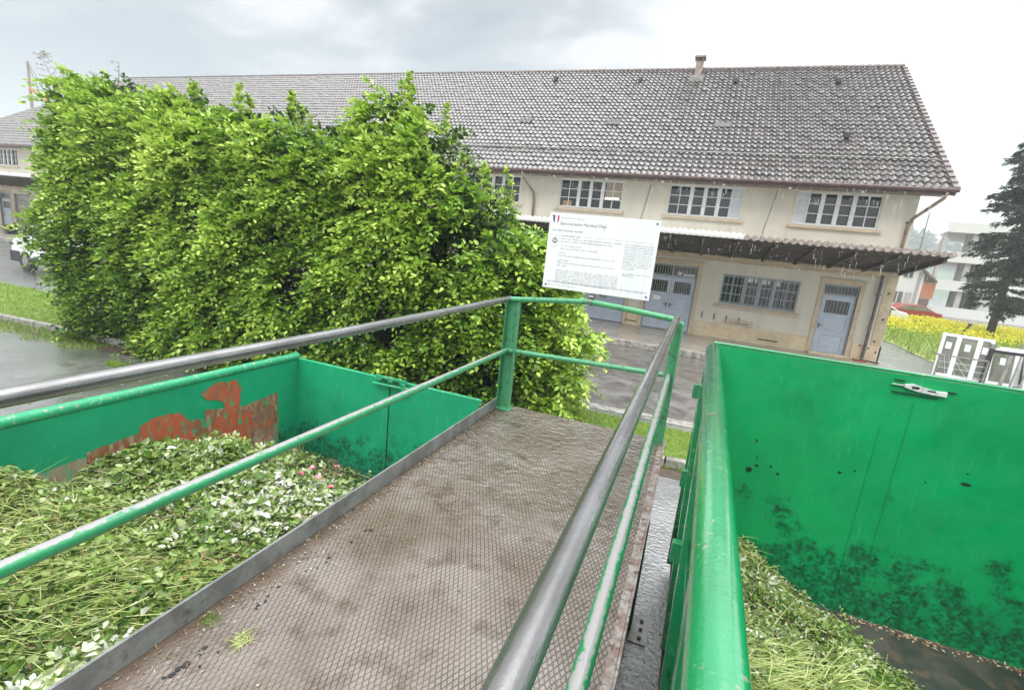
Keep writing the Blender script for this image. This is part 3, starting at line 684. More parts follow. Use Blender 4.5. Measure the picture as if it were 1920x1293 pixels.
# doors
def grid_bars(d, x0, x1, z0, z1, y, n=8):
    for k in range(n): xb = x0 + (x1 - x0) * (k + .5) / n; d.tube([(xb, y, z0), (xb, y, z1)], .011, 6)
    d.box(x0, x1, y - .008, y + .008, z0, z0 + .02); d.box(x0, x1, y - .008, y + .008, z1 - .02, z1)
def leaf_door(dr, a, c, z0, z1, y, hside):
    d = B(); t = .055
    gz0, gz1 = z0 + (z1 - z0) * .70, z1 - .13
    pa, pc = a + .11, c - .11
    # frame members around the glazed opening and two recessed panels
    d.box(a, pa, y, y + t, z0, z1); d.box(pc, c, y, y + t, z0, z1)
    zs = [z0, z0 + .16, z0 + (gz0 - z0) * .47, z0 + (gz0 - z0) * .58, gz0 - .10, gz0, gz1, z1]
    for i in (0, 2, 4, 6): d.box(pa, pc, y, y + t, zs[i], zs[i + 1])
    for i in (1, 3): d.box(pa, pc, y + .022, y + t, zs[i], zs[i + 1]); d.box(pa + .06, pc - .06, y + .012, y + .021, zs[i] + .06, zs[i + 1] - .06)
    lf = d.build('door_leaf', door_paint, dr, bevel=.004)
    d = B(); d.box(pa, pc, y + .035, y + .045, gz0, gz1); d.build('pane', glass, lf)
    d = B(); grid_bars(d, pa, pc, gz0, gz1, y + .012, 7); d.build('grille', bar_grey, lf)
    d = B(); hx = c - .06 if hside > 0 else a + .06; d.box(hx - .02, hx + .02, y - .012, y - .001, z0 + .86, z0 + 1.02); d.tube([(hx, y - .04, z0 + .97), (hx - .11 * hside, y - .045, z0 + .97)], .011, 6); d.tube([(hx, y, z0 + .97), (hx, y - .045, z0 + .97)], .009, 6)
    d.build('handle', iron, lf)
    return lf
for i, (a, c, zt) in enumerate(DOORS):
    y = YF + .07
    far = i in (0, 1, 2)
    dr = B(); dr.box(a, a + .04, y, y + .09, WB, zt); dr.box(c - .04, c, y, y + .09, WB, zt); dr.box(a + .04, c - .04, y, y + .09, zt - .04, zt); dr.box(a + .04, c - .04, y - .01, y + .09, -.60, -.54)
    do = dr.build('door', grey_paint if i != 1 else grey_wood, wh)
    if i == 1:
        d = B()
        for k in range(22): d.box(a + .04, c - .04, y + .02 + .01 * (k % 2), y + .05, WB + .01 + k * .108, WB + .01 + k * .108 + .1)
        d.build('roller_shutter', zinc, do); continue
    d = B(); d.box(a + .04, c - .04, y + .05, y + .06, -.54, zt - .04); d.build('pane', glass, do)
    d = B(); grid_bars(d, a + .05, c - .05, -.53, zt - .05, y + .02, 9 if c - a < 1.3 else 17)
    if c - a > 1.3: d.box((a + c) / 2 - .03, (a + c) / 2 + .03, y + .0, y + .05, -.54, zt - .04)
    d.build('transom_grille', bar_grey, do)
    if i == 4:
        d = B(); d.box(-.78, -.62, y + .035, y + .048, -.5, -.38); d.box(-.55, -.15, y + .035, y + .048, -.52, -.43); d.build('paper_note', paper, do)
    if c - a > 1.3:
        mid = (a + c) / 2
        lf = leaf_door(do, a + .045, mid - .004, WB + .02, -.605, y + .01, 1); leaf_door(do, mid + .004, c - .045, WB + .02, -.605, y + .01, -1)
        if i == 4:
            d = B(); d.box(-1.52, -1.25, y - .004, y + .006, -1.5, -1.33); d.build('paper_note', paper, lf)
    else: leaf_door(do, a + .045, c - .045, WB + .02, -.605, y + .01, -1)
    s = B(); wd = .14
    s.box(a - wd, a, YF - .03, YF + .06, WB, zt + wd); s.box(c, c + wd, YF - .03, YF + .06, WB, zt + wd); s.box(a, c, YF - .03, YF + .06, zt, zt + wd)
    s.box(a - wd - .03, c + wd + .03, YF - .06, YF + .05, zt + wd, zt + wd + .04)
    s.build('door_surround', stone_trim, do, bevel=.008)
b = B(); b.box(3.9, 5.1, YF - .3, YF - .036, -2.6, -2.53); b.build('door_step', plinth_m, wh, bevel=.01)

# canopy, rising outwards
CX0, CX1, CY, CZO, CZI = -50.5, 5.98, 16.0, .80, .38
def cz(y, o=0): return CZO + (CZI - CZO) * (y - CY) / (YF - CY) + o
b = B(); b.add([(CX0, CY, CZO), (CX1, CY, CZO), (CX1, YF, CZI), (CX0, YF, CZI), (CX0, CY, CZO + .05), (CX1, CY, CZO + .05), (CX1, YF, CZI + .05), (CX0, YF, CZI + .05)],
              [(0, 3, 2, 1), (4, 5, 6, 7), (0, 1, 5, 4), (1, 2, 6, 5), (2, 3, 7, 6), (3, 0, 4, 7)])
cn = b.build('canopy', dark_wood, wh)
b = B()
for k in range(57):
    x = CX1 - .06 - k * 1.0
    if x < CX0: break
    b.bar((x, CY + .03, cz(CY + .03, -.055)), (x, YF, cz(YF, -.055)), .07, .10)
for q in range(9): yy_ = CY + .16 + q * .33; b.box(CX0, CX1 - .01, yy_, yy_ + .04, cz(yy_, -.028), cz(yy_, -.004))
b.build('rafter', dark_wood, cn)
b = B(); b.box(CX0, CX1 - .1, YF - .10, YF - .002, CZI - .17, CZI - .03); b.box(CX0, CX1 - .12, YF - .05, YF - .003, CZI - .24, CZI - .18); b.build('wall_plate', stone_trim, cn)
# row of roof tiles along the canopy edge: half-round ends
b = B(); x = CX1 + .04
while x > 1.05:
    b.tube([(x, CY - .07, CZO + .10), (x, CY + 1.2, CZO + .05), (x, YF, CZI + .14)], .085, 8); x -= .205
x = CX1 - .06
while x > 1.05:
    b.box(x - .06, x + .06, CY - .04, CY + 2.9, CZO + .05, CZO + .075); x -= .205
b.build('canopy_tiles', canopy_tile, cn, smooth=2)
b = B(); x0 = CX0; nn_ = int((1.05 - CX0) / .035); pts = []
for k in range(nn_ + 1): x = CX0 + (1.05 - CX0) * k / nn_; pts.append((x, .026 * math.sin(x / .17 * 2 * math.pi)))
vs = [(x, CY - .05, CZO + .20 + q) for x, q in pts] + [(x, YF, CZI + .22 + q) for x, q in pts] + [(x, CY - .05, CZO + .03 + q * .3) for x, q in pts]
n1 = len(pts); b.add(vs, [(i, i + 1, n1 + i + 1, n1 + i) for i in range(n1 - 1)] + [(2 * n1 + i, 2 * n1 + i + 1, i + 1, i) for i in range(n1 - 1)])
b.build('corrugated_edge', white_sheet, cn, smooth=True)
# downpipes
b = B(); b.tube([(6.3, EY - .05, EZ - .08), (6.28, EY + .0, 2.62), (5.86, YF - .15, 2.05), (5.80, YF - .09, 1.8), (5.78, YF - .09, cz(YF) + .06)], .05, 10); b.build('downpipe', pipe_m, wh, smooth=True)
b = B(); b.tube([(5.50, YF - .12, CZI - .16), (5.50, YF - .12, -2.5), (5.48, YF - .2, -2.58)], .05, 10)
for z in (-.4, -1.5): b.box(5.43, 5.57, YF - .18, YF - .03, z, z + .03)
b.build('downpipe', pipe_d, wh, smooth=2)
b = B(); b.tube([(-7.05, EY - .05, EZ - .08), (-7.05, EY, 2.6), (-6.75, YF - .15, 2.1), (-6.72, YF - .08, 1.8), (-6.72, YF - .08, cz(YF) + .06)], .05, 10); b.build('downpipe', pipe_m, wh, smooth=True)
for xx_ in (-2.35, 1.85):
    b = B(); b.tube([(xx_ + .12, YF - .02, 2.7), (xx_ - .1, YF - .02, 1.2)], .012, 6); b.build('wall_cable', zinc, wh)
b = B(); b.tube([(5.5, 18.9, -2.58), (5.9, 18.7, -2.58), (6.4, 18.9, -2.78), (7.0, 18.4, -2.78), (7.4, 17.3, -2.78), (7.3, 15.5, -2.78)], .018, 6)
b.build('hose', plastic, smooth=True, label='thin dark hose lying on the ground from the warehouse corner', cat='hose')
b = B(); b.box(5.2, 5.55, 18.5, 18.72, -2.6, -2.56); b.build('red_grate', mat('red_iron', (.25, .04, .03), .5), label='small dull red cover plate at the foot of the warehouse downpipe', cat='cover')

n = 340; xw = rng.uniform(-8, 6.4, n); P = np.stack([xw, np.full(n, EY - .1), np.full(n, EZ - .09) - rng.uniform(0, .5, n)], 1)
n2 = 150; P2 = np.stack([rng.uniform(-2, 6.0, n2), np.full(n2, CY - .08), np.full(n2, CZO) - rng.uniform(0, .7, n2)], 1); P = np.concatenate([P, P2]); n += n2
V, F = blade_mesh(P, np.tile([0.02, 0, -1.], (n, 1)), rng.uniform(.03, .22, n), .010, rng.normal(size=(n, 3)) * .01)
np_obj('dripping_water', V, F, mat('falling_water', (.80, .83, .85), .1, spec=.8, trans=.3), kind='stuff', label='thin threads of rain water dripping from the warehouse gutter and canopy', cat='water')

# ================================================================== ACCESS PLATFORM
DZ = -1.70; DX0, DX1, DY0, DY1 = -1.765, -.055, -1.6, 4.62
pf = thing('access_platform', (-.9, 1.5, -2.8), 'raised steel platform with diamond tread deck and worn green handrails between two containers', 'platform')
b = B(); b.box(DX0, DX1, DY0, DY1, DZ - .02, DZ); b.build('deck', deck_m, pf)
b = B(); b.box(DX0 - .002, DX0 + .012, DY0, DY1 - .05, DZ + .001, -1.588); b.build('kick_plate', curb_m, pf, bevel=.002)
b = B(); b.box(DX1 - .035, DX1 + .008, DY0, DY1, DZ + .001, DZ + .022); b.box(DX1 + .009, DX1 + .022, DY0, DY1, DZ - .03, DZ + .03); b.build('edge_strip', rust_strip, pf, bevel=.002)
for (xa, xb) in ((DX0 + .02, DX0 + .05), (DX1 - .04, DX1 + .004)):
    b = B(); b.box(xa, xb, DY0, DY1 - .01, DZ - .20, DZ - .021); b.box(xa - .03, xb, DY0, DY1 - .01, DZ - .21, DZ - .2); b.build('side_beam', beam_m, pf)
b = B(); b.box(DX0 + .05, DX1 - .04, DY1 - .06, DY1 - .02, DZ - .2, DZ - .021)
for y in (.2, 1.6, 3.1): b.box(DX0 + .06, DX1 - .06, y, y + .05, DZ - .14, DZ - .021)
b.build('cross_beam', beam_m, pf)
# rails
RXL, RXR, YE = -1.745, -.145, 4.50
b = B(); b.tube([(-1.83, -1.2, -.592), (-1.79, 2.0, -.58), (RXL, YE + .02, -.545)], .030, 20); b.build('top_rail', rail_steel, pf, smooth=2)
b = B(); b.tube([(-1.735, -1.2, -1.068), (-1.715, YE, -1.075)], .026, 16); b.build('middle_rail', rail_worn, pf, smooth=2)
b = B(); b.tube([(-.15, -1.2, -.60), (-.147, 2, -.585), (-.125, YE + .04, -.505)], .031, 20); b.build('top_rail', rail_steel, pf, smooth=2)
b = B(); b.tube([(-.105, -1.2, -1.045), (-.11, YE, -1.03)], .026, 16); b.build('middle_rail', rail_worn, pf, smooth=2)
b = B(); b.tube([(RXL, YE, -.548), (-1.3, YE, -.50), (-.935, YE, -.462)], .027, 14); b.build('end_rail', rail_green, pf, smooth=2)
b = B(); b.tube([(-.90, YE, -.462), (-.5, YE, -.485), (-.15, YE, -.512)], .027, 14); b.build('end_rail', rail_green, pf, smooth=2)
b = B(); b.tube([(-.94, YE, -.462), (-.895, YE, -.462)], .021, 12); b.sphere((-.918, YE, -.462), .031); b.build('rail_coupling', zinc, pf, smooth=2)
b = B(); b.tube([(-1.70, YE, -1.075), (-.16, YE, -1.03)], .025, 14); b.build('end_rail', rail_green, pf, smooth=2)
b = B()
for k in range(46):
    y = .75 + k * .082 + random.uniform(-.03, .03); t = (y - 2.0) / 2.52
    x = -1.79 + .045 * max(t, 0) if y > 2 else -1.83 + .04 * (y + 1.2) / 3.2; z = (-.58 + .035 * t if y > 2 else -.592 + .012 * (y + 1.2) / 3.2) - .033
    q = random.uniform(.0025, .0045); b.sphere((x, y, z), q, 6, 5, (1, 1, 1.5))
b.build('water_drops', mat('water_drop', (.85, .88, .9), .05, spec=1.), pf, smooth=True, kind='stuff')
# posts: channel sections
def channel(x0, x1, y0, y1, z0, z1, t=.008):
    b = B(); b.box(x0, x1, y1 - t, y1, z0, z1); b.box(x0, x0 + t, y0, y1 - t, z0, z1); b.box(x1 - t, x1, y0, y1 - t, z0, z1); return b
b = channel(-1.76, -1.62, YE - .055, YE + .02, DZ, -.565)
b.build('post', rail_green, pf, bevel=.003)
b = B(); b.box(-.145, -.06, YE - .02, YE + .05, -2.8, -.53); b.box(-.070, -.055, YE - .10, YE - .02, -1.95, -.53); b.build('post', rail_green, pf, bevel=.003)
b = B(); b.box(-1.80, -1.6, YE - .07, YE + .04, DZ + .001, DZ + .012); b.build('base_plate', rail_green, pf)
b = channel(-.10, -.04, -.9, -.82, -2.8, -.63); b.build('post', rail_green, pf)
b = channel(-1.80, -1.72, -.9, -.82, DZ, -.62); b.build('post', rail_green, pf)
for (x, y) in ((-.05, 3.38), (DX0 + .06, 3.38), (-.05, .4), (DX0 + .06, .4)):
    b = B(); b.box(x - .06, x + .02, y - .04, y + .04, -2.79, DZ - .2); b.build('leg', beam_m, pf)
    b = B(); b.box(x - .13, x + .14, y - .14, y + .13, -2.8, -2.785)
    b.build('foot_plate', zinc, pf)
    b = B()
    for i in (-1, 0, 1): b.tube([(x + .09, y + i * .09, -2.785), (x + .09, y + i * .09, -2.77)], .014, 6)
    b.build('bolt', iron, pf)
b = B(); b.bar((-.045, 2.75, DZ - .2), (-.045, 3.36, -2.5), .012, .05); b.build('brace', zinc, pf)

# ------------------------------------------------------------------ notice board
SX0, SX1, SZ0, SZ1, SY = -1.405, -.388, -.375, .330, 4.47
nb = thing('notice_board', (-.91, 4.52, -2.8), 'white rain-streaked information board with a blue white red shield above the end rail', 'sign')
b = B(); b.box(SX0, SX1, SY, SY + .004, SZ0, SZ1); b.build('panel', sign_white, nb)
b = B(); b.tube([(-.915, SY + .06, -.50), (-.915, SY + .06, .25)], .019, 12); b.build('pole', zinc, nb, smooth=2)
b = B(); b.box(-1.1, -.73, SY + .005, SY + .035, -.2, -.17); b.box(-1.1, -.73, SY + .005, SY + .035, .12, .15); b.build('bracket', zinc, nb)
b = B(); b.box(-.945, -.885, SY + .035, SY + .085, -.44, -.38); b.tube([(-.935, SY + .02, -.41), (-.895, SY + .02, -.41)], .012, 8); b.build('clamp', zinc, nb)
b = B()
for x, z in ((SX0 + .03, SZ1 - .03), (SX1 - .03, SZ1 - .03), (SX0 + .03, SZ0 + .03), (SX1 - .03, SZ0 + .03)): b.tube([(x, SY - .004, z), (x, SY + .001, z)], .009, 10)
b.build('screw', iron, nb)
def sx(u): return SX0 + (SX1 - SX0) * u
def sz(v): return SZ1 - (SZ1 - SZ0) * v
fy = SY - .0015
def shield(poly, m):
    b = B(); b.prism([(sx(u), sz(v)) for u, v in poly], 'y', fy - .0005, SY - .0002); b.build('emblem', m, nb)
shield([(.03, .035), (.048, .035), (.048, .135), (.036, .115), (.03, .09)], blue)
shield([(.071, .035), (.089, .035), (.089, .09), (.083, .115), (.071, .135)], red)
def text(body, u, v, size, m, name):
    cu = bpy.data.curves.new(name, 'FONT'); cu.body = body; cu.size = size; cu.extrude = 0
    tmp = bpy.data.objects.new('tmp', cu); S.collection.objects.link(tmp)
    dg = bpy.context.evaluated_depsgraph_get(); me = bpy.data.meshes.new_from_object(tmp.evaluated_get(dg)); bpy.data.objects.remove(tmp)
    rm = Matrix.Rotation(math.pi / 2, 4, 'X'); me.transform(rm); me.transform(Matrix.Translation(Vector((sx(u), fy, sz(v) + G)) - nb.location))
    me.materials.clear(); me.materials.append(m); me.name = name
    o = bpy.data.objects.new(name, me); S.collection.objects.link(o); o.parent = nb; return o
text('Sammelstelle Markhof Flüel', .105, .150, .040, ink, 'heading_text')
text('Gemeindeverwaltung', .105, .070, .026, ink_soft, 'small_text')
text('Was darf entsorgt werden', .03, .235, .028, ink, 'subheading_text')
# unreadable body text: rows of tiny letter strokes in word groups
b = B(); b2 = B()
def words(b, u0, u1, v, h, full=True):
    x = sx(u0); xe = sx(u1); z = sz(v)
    while x < xe - .01:
        wl = random.uniform(.018, .075); e_ = min(x + wl, xe)
        while x < e_:
            lw = random.uniform(.0022, .0042); hh = h * random.choice((.62, .62, .68, 1.0)); b.box(x, x + lw, fy - .0004, SY - .0002, z, z + hh)
            if random.random() < .75: zz = z + random.choice((0, hh * .5, hh * .8)); b.box(x + lw, x + lw + .0035, fy - .0003, SY - .0002, zz, zz + h * .17)
            x += lw + .0036
        x += random.uniform(.006, .011)
for (u0, u1, v) in ((.13, .31, .30), (.13, .69, .335), (.13, .61, .37), (.13, .33, .43), (.13, .48, .465), (.12, .19, .525), (.12, .67, .560), (.12, .25, .62), (.12, .65, .655), (.12, .22, .69)): words(b, u0, u1, v, .0115)
for k in range(7): words(b, .115, .70 - (.08 if k == 6 else 0), .755 + k * .027, .0105)
words(b2, .04, .97, .915, .008); words(b2, .04, .33, .955, .008); words(b2, .04, .10, .455, .008)
for k in range(11): words(b, .72, .97 - (.13 if k == 10 else 0), .335 + k * .030, .0105)
words(b, .73, .97, .70, .0105); words(b, .73, .84, .725, .0105)
b.build('body_text', ink_soft, nb); b2.build('faint_text', ink_soft, nb)
b = B()
for (u0, v0, u1, v1) in ((.13, .285, .97, .285), (.03, .90, .97, .90)): b.box(sx(u0), sx(u1), fy - .0003, SY - .0002, sz(v0) - .001, sz(v0))
# pictogram: rounded square with a small plant
for (u0, u1, v) in ((.03, .11, .28), (.03, .11, .425)): b.box(sx(u0), sx(u1), fy - .0003, SY - .0002, sz(v) - .0015, sz(v))
for u in (.03, .11): b.box(sx(u) - .001, sx(u) + .001, fy - .0003, SY - .0002, sz(.425), sz(.28))
b.build('ruled_line', ink_soft, nb)
b = B(); cx_, cz_ = sx(.07), sz(.36)
b.box(cx_ - .0018, cx_ + .0018, fy - .0004, SY - .0002, cz_ - .03, cz_ + .045)
for a_ in (40, 90, 140, 200, 250, 290, 340):
    a0 = math.radians(a_); c0 = (cx_ + math.cos(a0) * .021, cz_ + math.sin(a0) * .019)
    b.prism([(c0[0] + math.cos(t) * .009, c0[1] + math.sin(t) * .007) for t in np.linspace(0, 2 * math.pi, 9)[:-1]], 'y', fy - .0004, SY - .0002)
b.build('pictogram', ink, nb)
b = B()
for (u, v, r) in ((.78, .12, .006), (.63, .20, .005), (.575, .44, .005), (.80, .39, .004), (.60, .50, .003), (.05, .83, .004), (.09, .83, .003), (.42, .8, .004), (.7, .3, .003), (.33, .13, .003), (.86, .66, .005), (.74, .88, .004)):
    b.prism([(sx(u) + math.cos(t) * r * .6, sz(v) + math.sin(t) * r) for t in np.linspace(0, 2 * math.pi, 8)[:-1]], 'y', fy - .0004, SY - .0002)
for (u, v0, v1) in ((.52, .08, .2), (.93, .62, .98), (.74, .8, .99)): b.box(sx(u), sx(u) + .0022, fy - .0004, SY - .0002, sz(v1), sz(v0))
b.build('dirt_speck', ink_soft, nb)

# ================================================================== LEFT CONTAINER
LX0, LX1, LY0, LY1, LT, LBm = -4.10, -1.80, -2.2, 4.09, -1.51, -2.66
lc = thing('green_waste_container', (-2.95, 1.2, -2.8), 'low open green steel container left of the platform, scraped red on its far wall', 'container')
b = B()
b.box(LX0 - .006, LX0, LY0, LY1, LBm, LT); b.box(LX1, LX1 + .006, LY0, LY1, LBm, -1.76)
b.box(LX0 - .006, LX1 + .006, LY1, LY1 + .006, LBm, LT - .02); b.box(LX0 - .006, LX1 + .006, LY0 - .006, LY0, LBm, LT - .02)
b.build('wall', bin_in2, lc)
b = B(); b.box(LX0 - .006, LX1 + .006, LY0 - .006, LY1 + .006, LBm - .02, LBm); b.build('floor', beam_m, lc)
b = B(); b.tube([(LX0 - .03, LY0, LT + .0), (LX0 - .03, LY1 + .02, LT + .0)], .045, 12); b.build('rim', rim_m2, lc, smooth=2)
b = B(); b.box(LX0 - .05, LX1 + .02, LY1 + .003, LY1 + .05, LT - .055, LT - .017); b.box(LX1 - .02, LX1 + .03, LY0, LY1, -1.79, -1.761); b.build('rim', rim_m2, lc, bevel=.008)
b = B(); b.box(LX0 - .07, LX0 - .01, LY1 - .0, LY1 + .07, -2.72, LT - .0)
for y in (-1.2, -.2, .8, 1.8, 2.8): b.box(LX0 - .08, LX0 - .008, y, y + .07, -2.7, LT - .05)
b.build('rib', rim_m2, lc, bevel=.006)
b = B(); b.box(-2.84, -2.832, LY1 - .012, LY1 - .001, LBm, LT - .1); b.build('door_seam', beam_m, lc)
lt = B(); lt.box(-3.0, -2.62, LY1 - .04, LY1 - .012, LT - .035, LT + .015); lt.tube([(-3.02, LY1 - .045, LT - .075), (-2.55, LY1 - .045, LT - .06)], .014, 8); lt.box(-2.66, -2.62, LY1 - .06, LY1 - .012, LT - .11, LT - .02); lt.build('latch', rim_m2, lc, smooth=2)
b = B()
for x in (-2.92, -2.78): b.box(x, x + .08, LY1 - .046, LY1 - .0405, LT - .028, LT - .01)
b.build('latch_slot', plastic, lc)
# scraped paint on the far wall: real outlines, 2-3 mm proud
def flaky(name, base, c3, thr=(.47, .60)):
    return mat(name, base, .5, c2=(.008, .33, .15), scale=11, thr=thr, stretch=(1, 1.6, .7), detail=9, c3=c3, scale3=16, thr3=(.50, .66))
rust_red = flaky('red_lead_primer', (.46, .095, .045), (.25, .10, .06), (.53, .62)); rust_brown = flaky('rust_brown', (.26, .10, .05), (.38, .28, .19), (.54, .62)); rust_pale = flaky('scraped_green', (.27, .25, .17), (.30, .17, .10), (.50, .6))
def patch(poly, m, off, name='scraped_patch', plane='x'):
    r = []
    for i in range(len(poly)):
        (a, c), (d, e) = poly[i], poly[(i + 1) % len(poly)]
        k = max(2, int(math.hypot(d - a, e - c) / .012))
        for q in range(k): j = .009; r.append((a + (d - a) * q / k + random.uniform(-j, j), c + (e - c) * q / k + random.uniform(-j, j)))
    b = B()
    if plane == 'x': b.add([(LX0 + off, a, c) for a, c in r], [tuple(range(len(r)))[::-1]])
    else: b.add([(a, LY1 - off, c) for a, c in r], [tuple(range(len(r)))])
    return b.build(name, m, lc)
patch([(1.72, -1.93), (2.02, -1.91), (2.06, -2.6), (1.70, -2.6)], rust_pale, .002)
patch([(2.02, -1.885), (2.28, -1.86), (2.55, -1.84), (2.95, -1.90), (2.95, -2.6), (2.02, -2.6)], rust_brown, .002)
patch([(2.40, -1.80), (2.52, -1.755), (2.72, -1.765), (2.78, -1.83), (2.88, -2.12), (2.42, -2.0)], rust_red, .004)
patch([(2.96, -1.82), (3.38, -1.90), (3.80, -1.86), (3.82, -2.62), (2.96, -2.6)], rust_brown, .002)
patch([(2.93, -1.66), (3.0, -1.61), (3.10, -1.575), (3.20, -1.60), (3.30, -1.60), (3.345, -1.70), (3.33, -1.92), (3.42, -1.97), (3.50, -2.02), (3.45, -2.35), (3.12, -2.3), (3.0, -2.12), (3.06, -1.95), (3.16, -1.90), (3.16, -1.80), (3.08, -1.745), (2.99, -1.735)], rust_red, .006)
patch([(3.52, -2.30), (3.80, -2.22), (3.82, -2.62), (3.48, -2.6)], rust_pale, .005)
patch([(3.46, -2.05), (3.74, -1.97), (3.74, -2.5), (3.5, -2.5)], mat('bare_primer', (.46, .34, .24), .5, c2=(.22, .12, .08), scale=6, thr=(.42, .6), c3=(.42, .12, .06), scale3=9, thr3=(.5, .6), detail=9), .008)

# ================================================================== RIGHT CONTAINER
RB_T = -.62
rc = thing('green_waste_container', (1.5, 1.2, -2.8), 'tall open green steel container right of the platform with dark algae rings inside', 'container')
RW0, RW1, RWY0, RWY1 = .175, 2.95, -2.2, 4.19
b = B()
xi = lambda z: .165 + (RB_T - z) * .035       # near wall leans slightly
b.add([(xi(-.7), RWY0, -.7), (xi(-.7), RWY1 + .02, -.7), (xi(-2.62), RWY1 + .02, -2.62), (xi(-2.62), RWY0, -2.62),
       (xi(-.7) + .006, RWY0, -.7), (xi(-.7) + .006, RWY1 + .02, -.7), (xi(-2.62) + .006, RWY1 + .02, -2.62), (xi(-2.62) + .006, RWY0, -2.62)],
      [(0, 1, 2, 3), (7, 6, 5, 4), (0, 4, 5, 1), (3, 2, 6, 7), (1, 5, 6, 2), (0, 3, 7, 4)])
b.box(RW1, RW1 + .006, RWY0, RWY1, -2.62, RB_T - .03)
b.box(.18, RW1, RWY1, RWY1 + .006, -2.64, RB_T - .012); b.box(.18, RW1, RWY0 - .006, RWY0, -2.64, RB_T - .012)
b.build('wall', bin_in, rc)
b = B(); b.box(.2, RW1, RWY0, RWY1 - .001, -2.66, -2.64); b.build('floor', mat('container_floor', (.035, .04, .035), .28, c2=(.07, .065, .055), scale=4, rough2=.5, c3=(.10, .07, .05), scale3=7), rc)
# rim beam: rounded top with two edges, running the length
prof = [(.075, -.70), (.070, -.655), (.078, -.632), (.098, -.612), (.125, -.603), (.148, -.607), (.166, -.622), (.174, -.645), (.174, -.70)]
def rx(y): return .0 + .018 * y
b = B(); nP = len(prof)
for i, y in enumerate((RWY0, 4.05, 4.24)):
    f = 1 if i < 2 else .6
    for (px_, pz_) in prof: b.v.append((px_ + rx(y) if i < 2 else .125 + (px_ - .125) * f + rx(y), y, pz_ if i < 2 else -.70 + (pz_ + .70) * .4))
for i in range(2):
    for k in range(nP - 1): b.f.append((i * nP + k, i * nP + k + 1, (i + 1) * nP + k + 1, (i + 1) * nP + k)); b.m.append(0)
    b.f.append((i * nP + nP - 1, i * nP, (i + 1) * nP, (i + 1) * nP + nP - 1)); b.m.append(0)
b.f.append(tuple(range(2 * nP, 3 * nP))[::-1]); b.m.append(0)
b.build('rim', rim_m, rc, smooth=2)
b = B(); b.box(.2, RW1 + .02, RWY1 - .0, RWY1 + .05, RB_T - .011, RB_T + .012); b.box(RW1 - .02, RW1 + .06, RWY0, RWY1, RB_T - .03, RB_T + .03); b.build('rim', rim_m, rc, bevel=.006)
b = B()
b.box(.165, .235, RWY1 + .02, RWY1 + .09, -2.7, -.72)
for y in (.5, 1.35, 2.2, 3.05): b.add([(xi(-.7) - .05, y, -.72), (xi(-.7) - .05, y + .08, -.72), (xi(-2.6) - .05, y + .08, -2.6), (xi(-2.6) - .05, y, -2.6), (xi(-.7), y, -.72), (xi(-.7), y + .08, -.72), (xi(-2.6), y + .08, -2.6), (xi(-2.6), y, -2.6)], [(0, 3, 2, 1), (0, 1, 5, 4), (1, 2, 6, 5), (2, 3, 7, 6), (3, 0, 4, 7)])
for z in (-1.3, -2.0): b.add([(xi(z) - .03, RWY0, z), (xi(z) - .03, RWY1, z), (xi(z + .04) - .03, RWY1, z + .04), (xi(z + .04) - .03, RWY0, z + .04)], [(0, 1, 2, 3)])
b.build('rib', rim_m, rc, bevel=.004)
b = B()
for y, z in ((4.15, -.98), (3.2, -1.35), (2.55, -1.5)): b = B(); b.box(.11, .17, y, y + .05, z - .12, z); b.build('hook', rim_m, rc, bevel=.004)
yy_ = RWY1 - .012
def lx(x): return 1.45 + (x - 1.42) * .62
b = B()
b.prism([(lx(1.52), -.700), (lx(1.60), -.686), (lx(1.80), -.712), (lx(1.93), -.708), (lx(1.93), -.745), (lx(1.80), -.744), (lx(1.66), -.738), (lx(1.52), -.722)], 'y', yy_ - .012, yy_ + .011)
b.box(lx(1.40), lx(1.53), yy_ - .006, yy_ + .011, -.713, -.705); lo = b.build('latch', bare, rc, bevel=.003)
b = B(); b.box(lx(1.59), lx(1.66), yy_ - .014, yy_ - .0125, -.719, -.703); b.box(lx(1.74), lx(1.82), yy_ - .014, yy_ - .0125, -.722, -.711)
b.box(lx(1.42), lx(1.52), yy_ - .002, yy_ + .011, -.678, -.672); b.box(lx(1.94), lx(2.02), yy_ - .002, yy_ + .011, -.71, -.703); b.box(lx(1.42), lx(1.86), yy_ - .002, yy_ + .011, -.768, -.762)
b.build('slot', plastic, lo)
b = B(); b.box(1.44, 1.446, RWY1 - .006, RWY1 - .001, -2.5, -1.05); b.box(1.60, 1.607, RWY1 - .006, RWY1 - .001, -2.35, -.82); b.build('seam', bin_in, rc)
tar_m = mat('tar', (.006, .03, .015), .5)
def blob(b, u, z, r, a=1.):
    pts = [(u + math.cos(t) * r * a * random.uniform(.7, 1.2), z + math.sin(t) * r * random.uniform(.6, 1.1)) for t in np.linspace(0, 2 * math.pi, 10)[:-1]]
    b.add([(x, RWY1 - .0025, zz) for x, zz in pts], [tuple(range(len(pts)))])
for (u, z, r, a) in ((2.03, -1.35, .016, 1.8), (2.02, -1.27, .008, 1), (.66, -1.36, .014, .7), (.69, -1.5, .012, .6), (.65, -1.62, .028, .9), (.70, -1.57, .014, 1), (1.27, -1.47, .014, 1), (1.36, -1.43, .01, 1), (.80, -1.55, .012, 1), (.86, -1.60, .013, 1), (1.80, -1.40, .007, 1)): b = B(); blob(b, u, z, r, a); b.build('tar_spot', tar_m, rc)


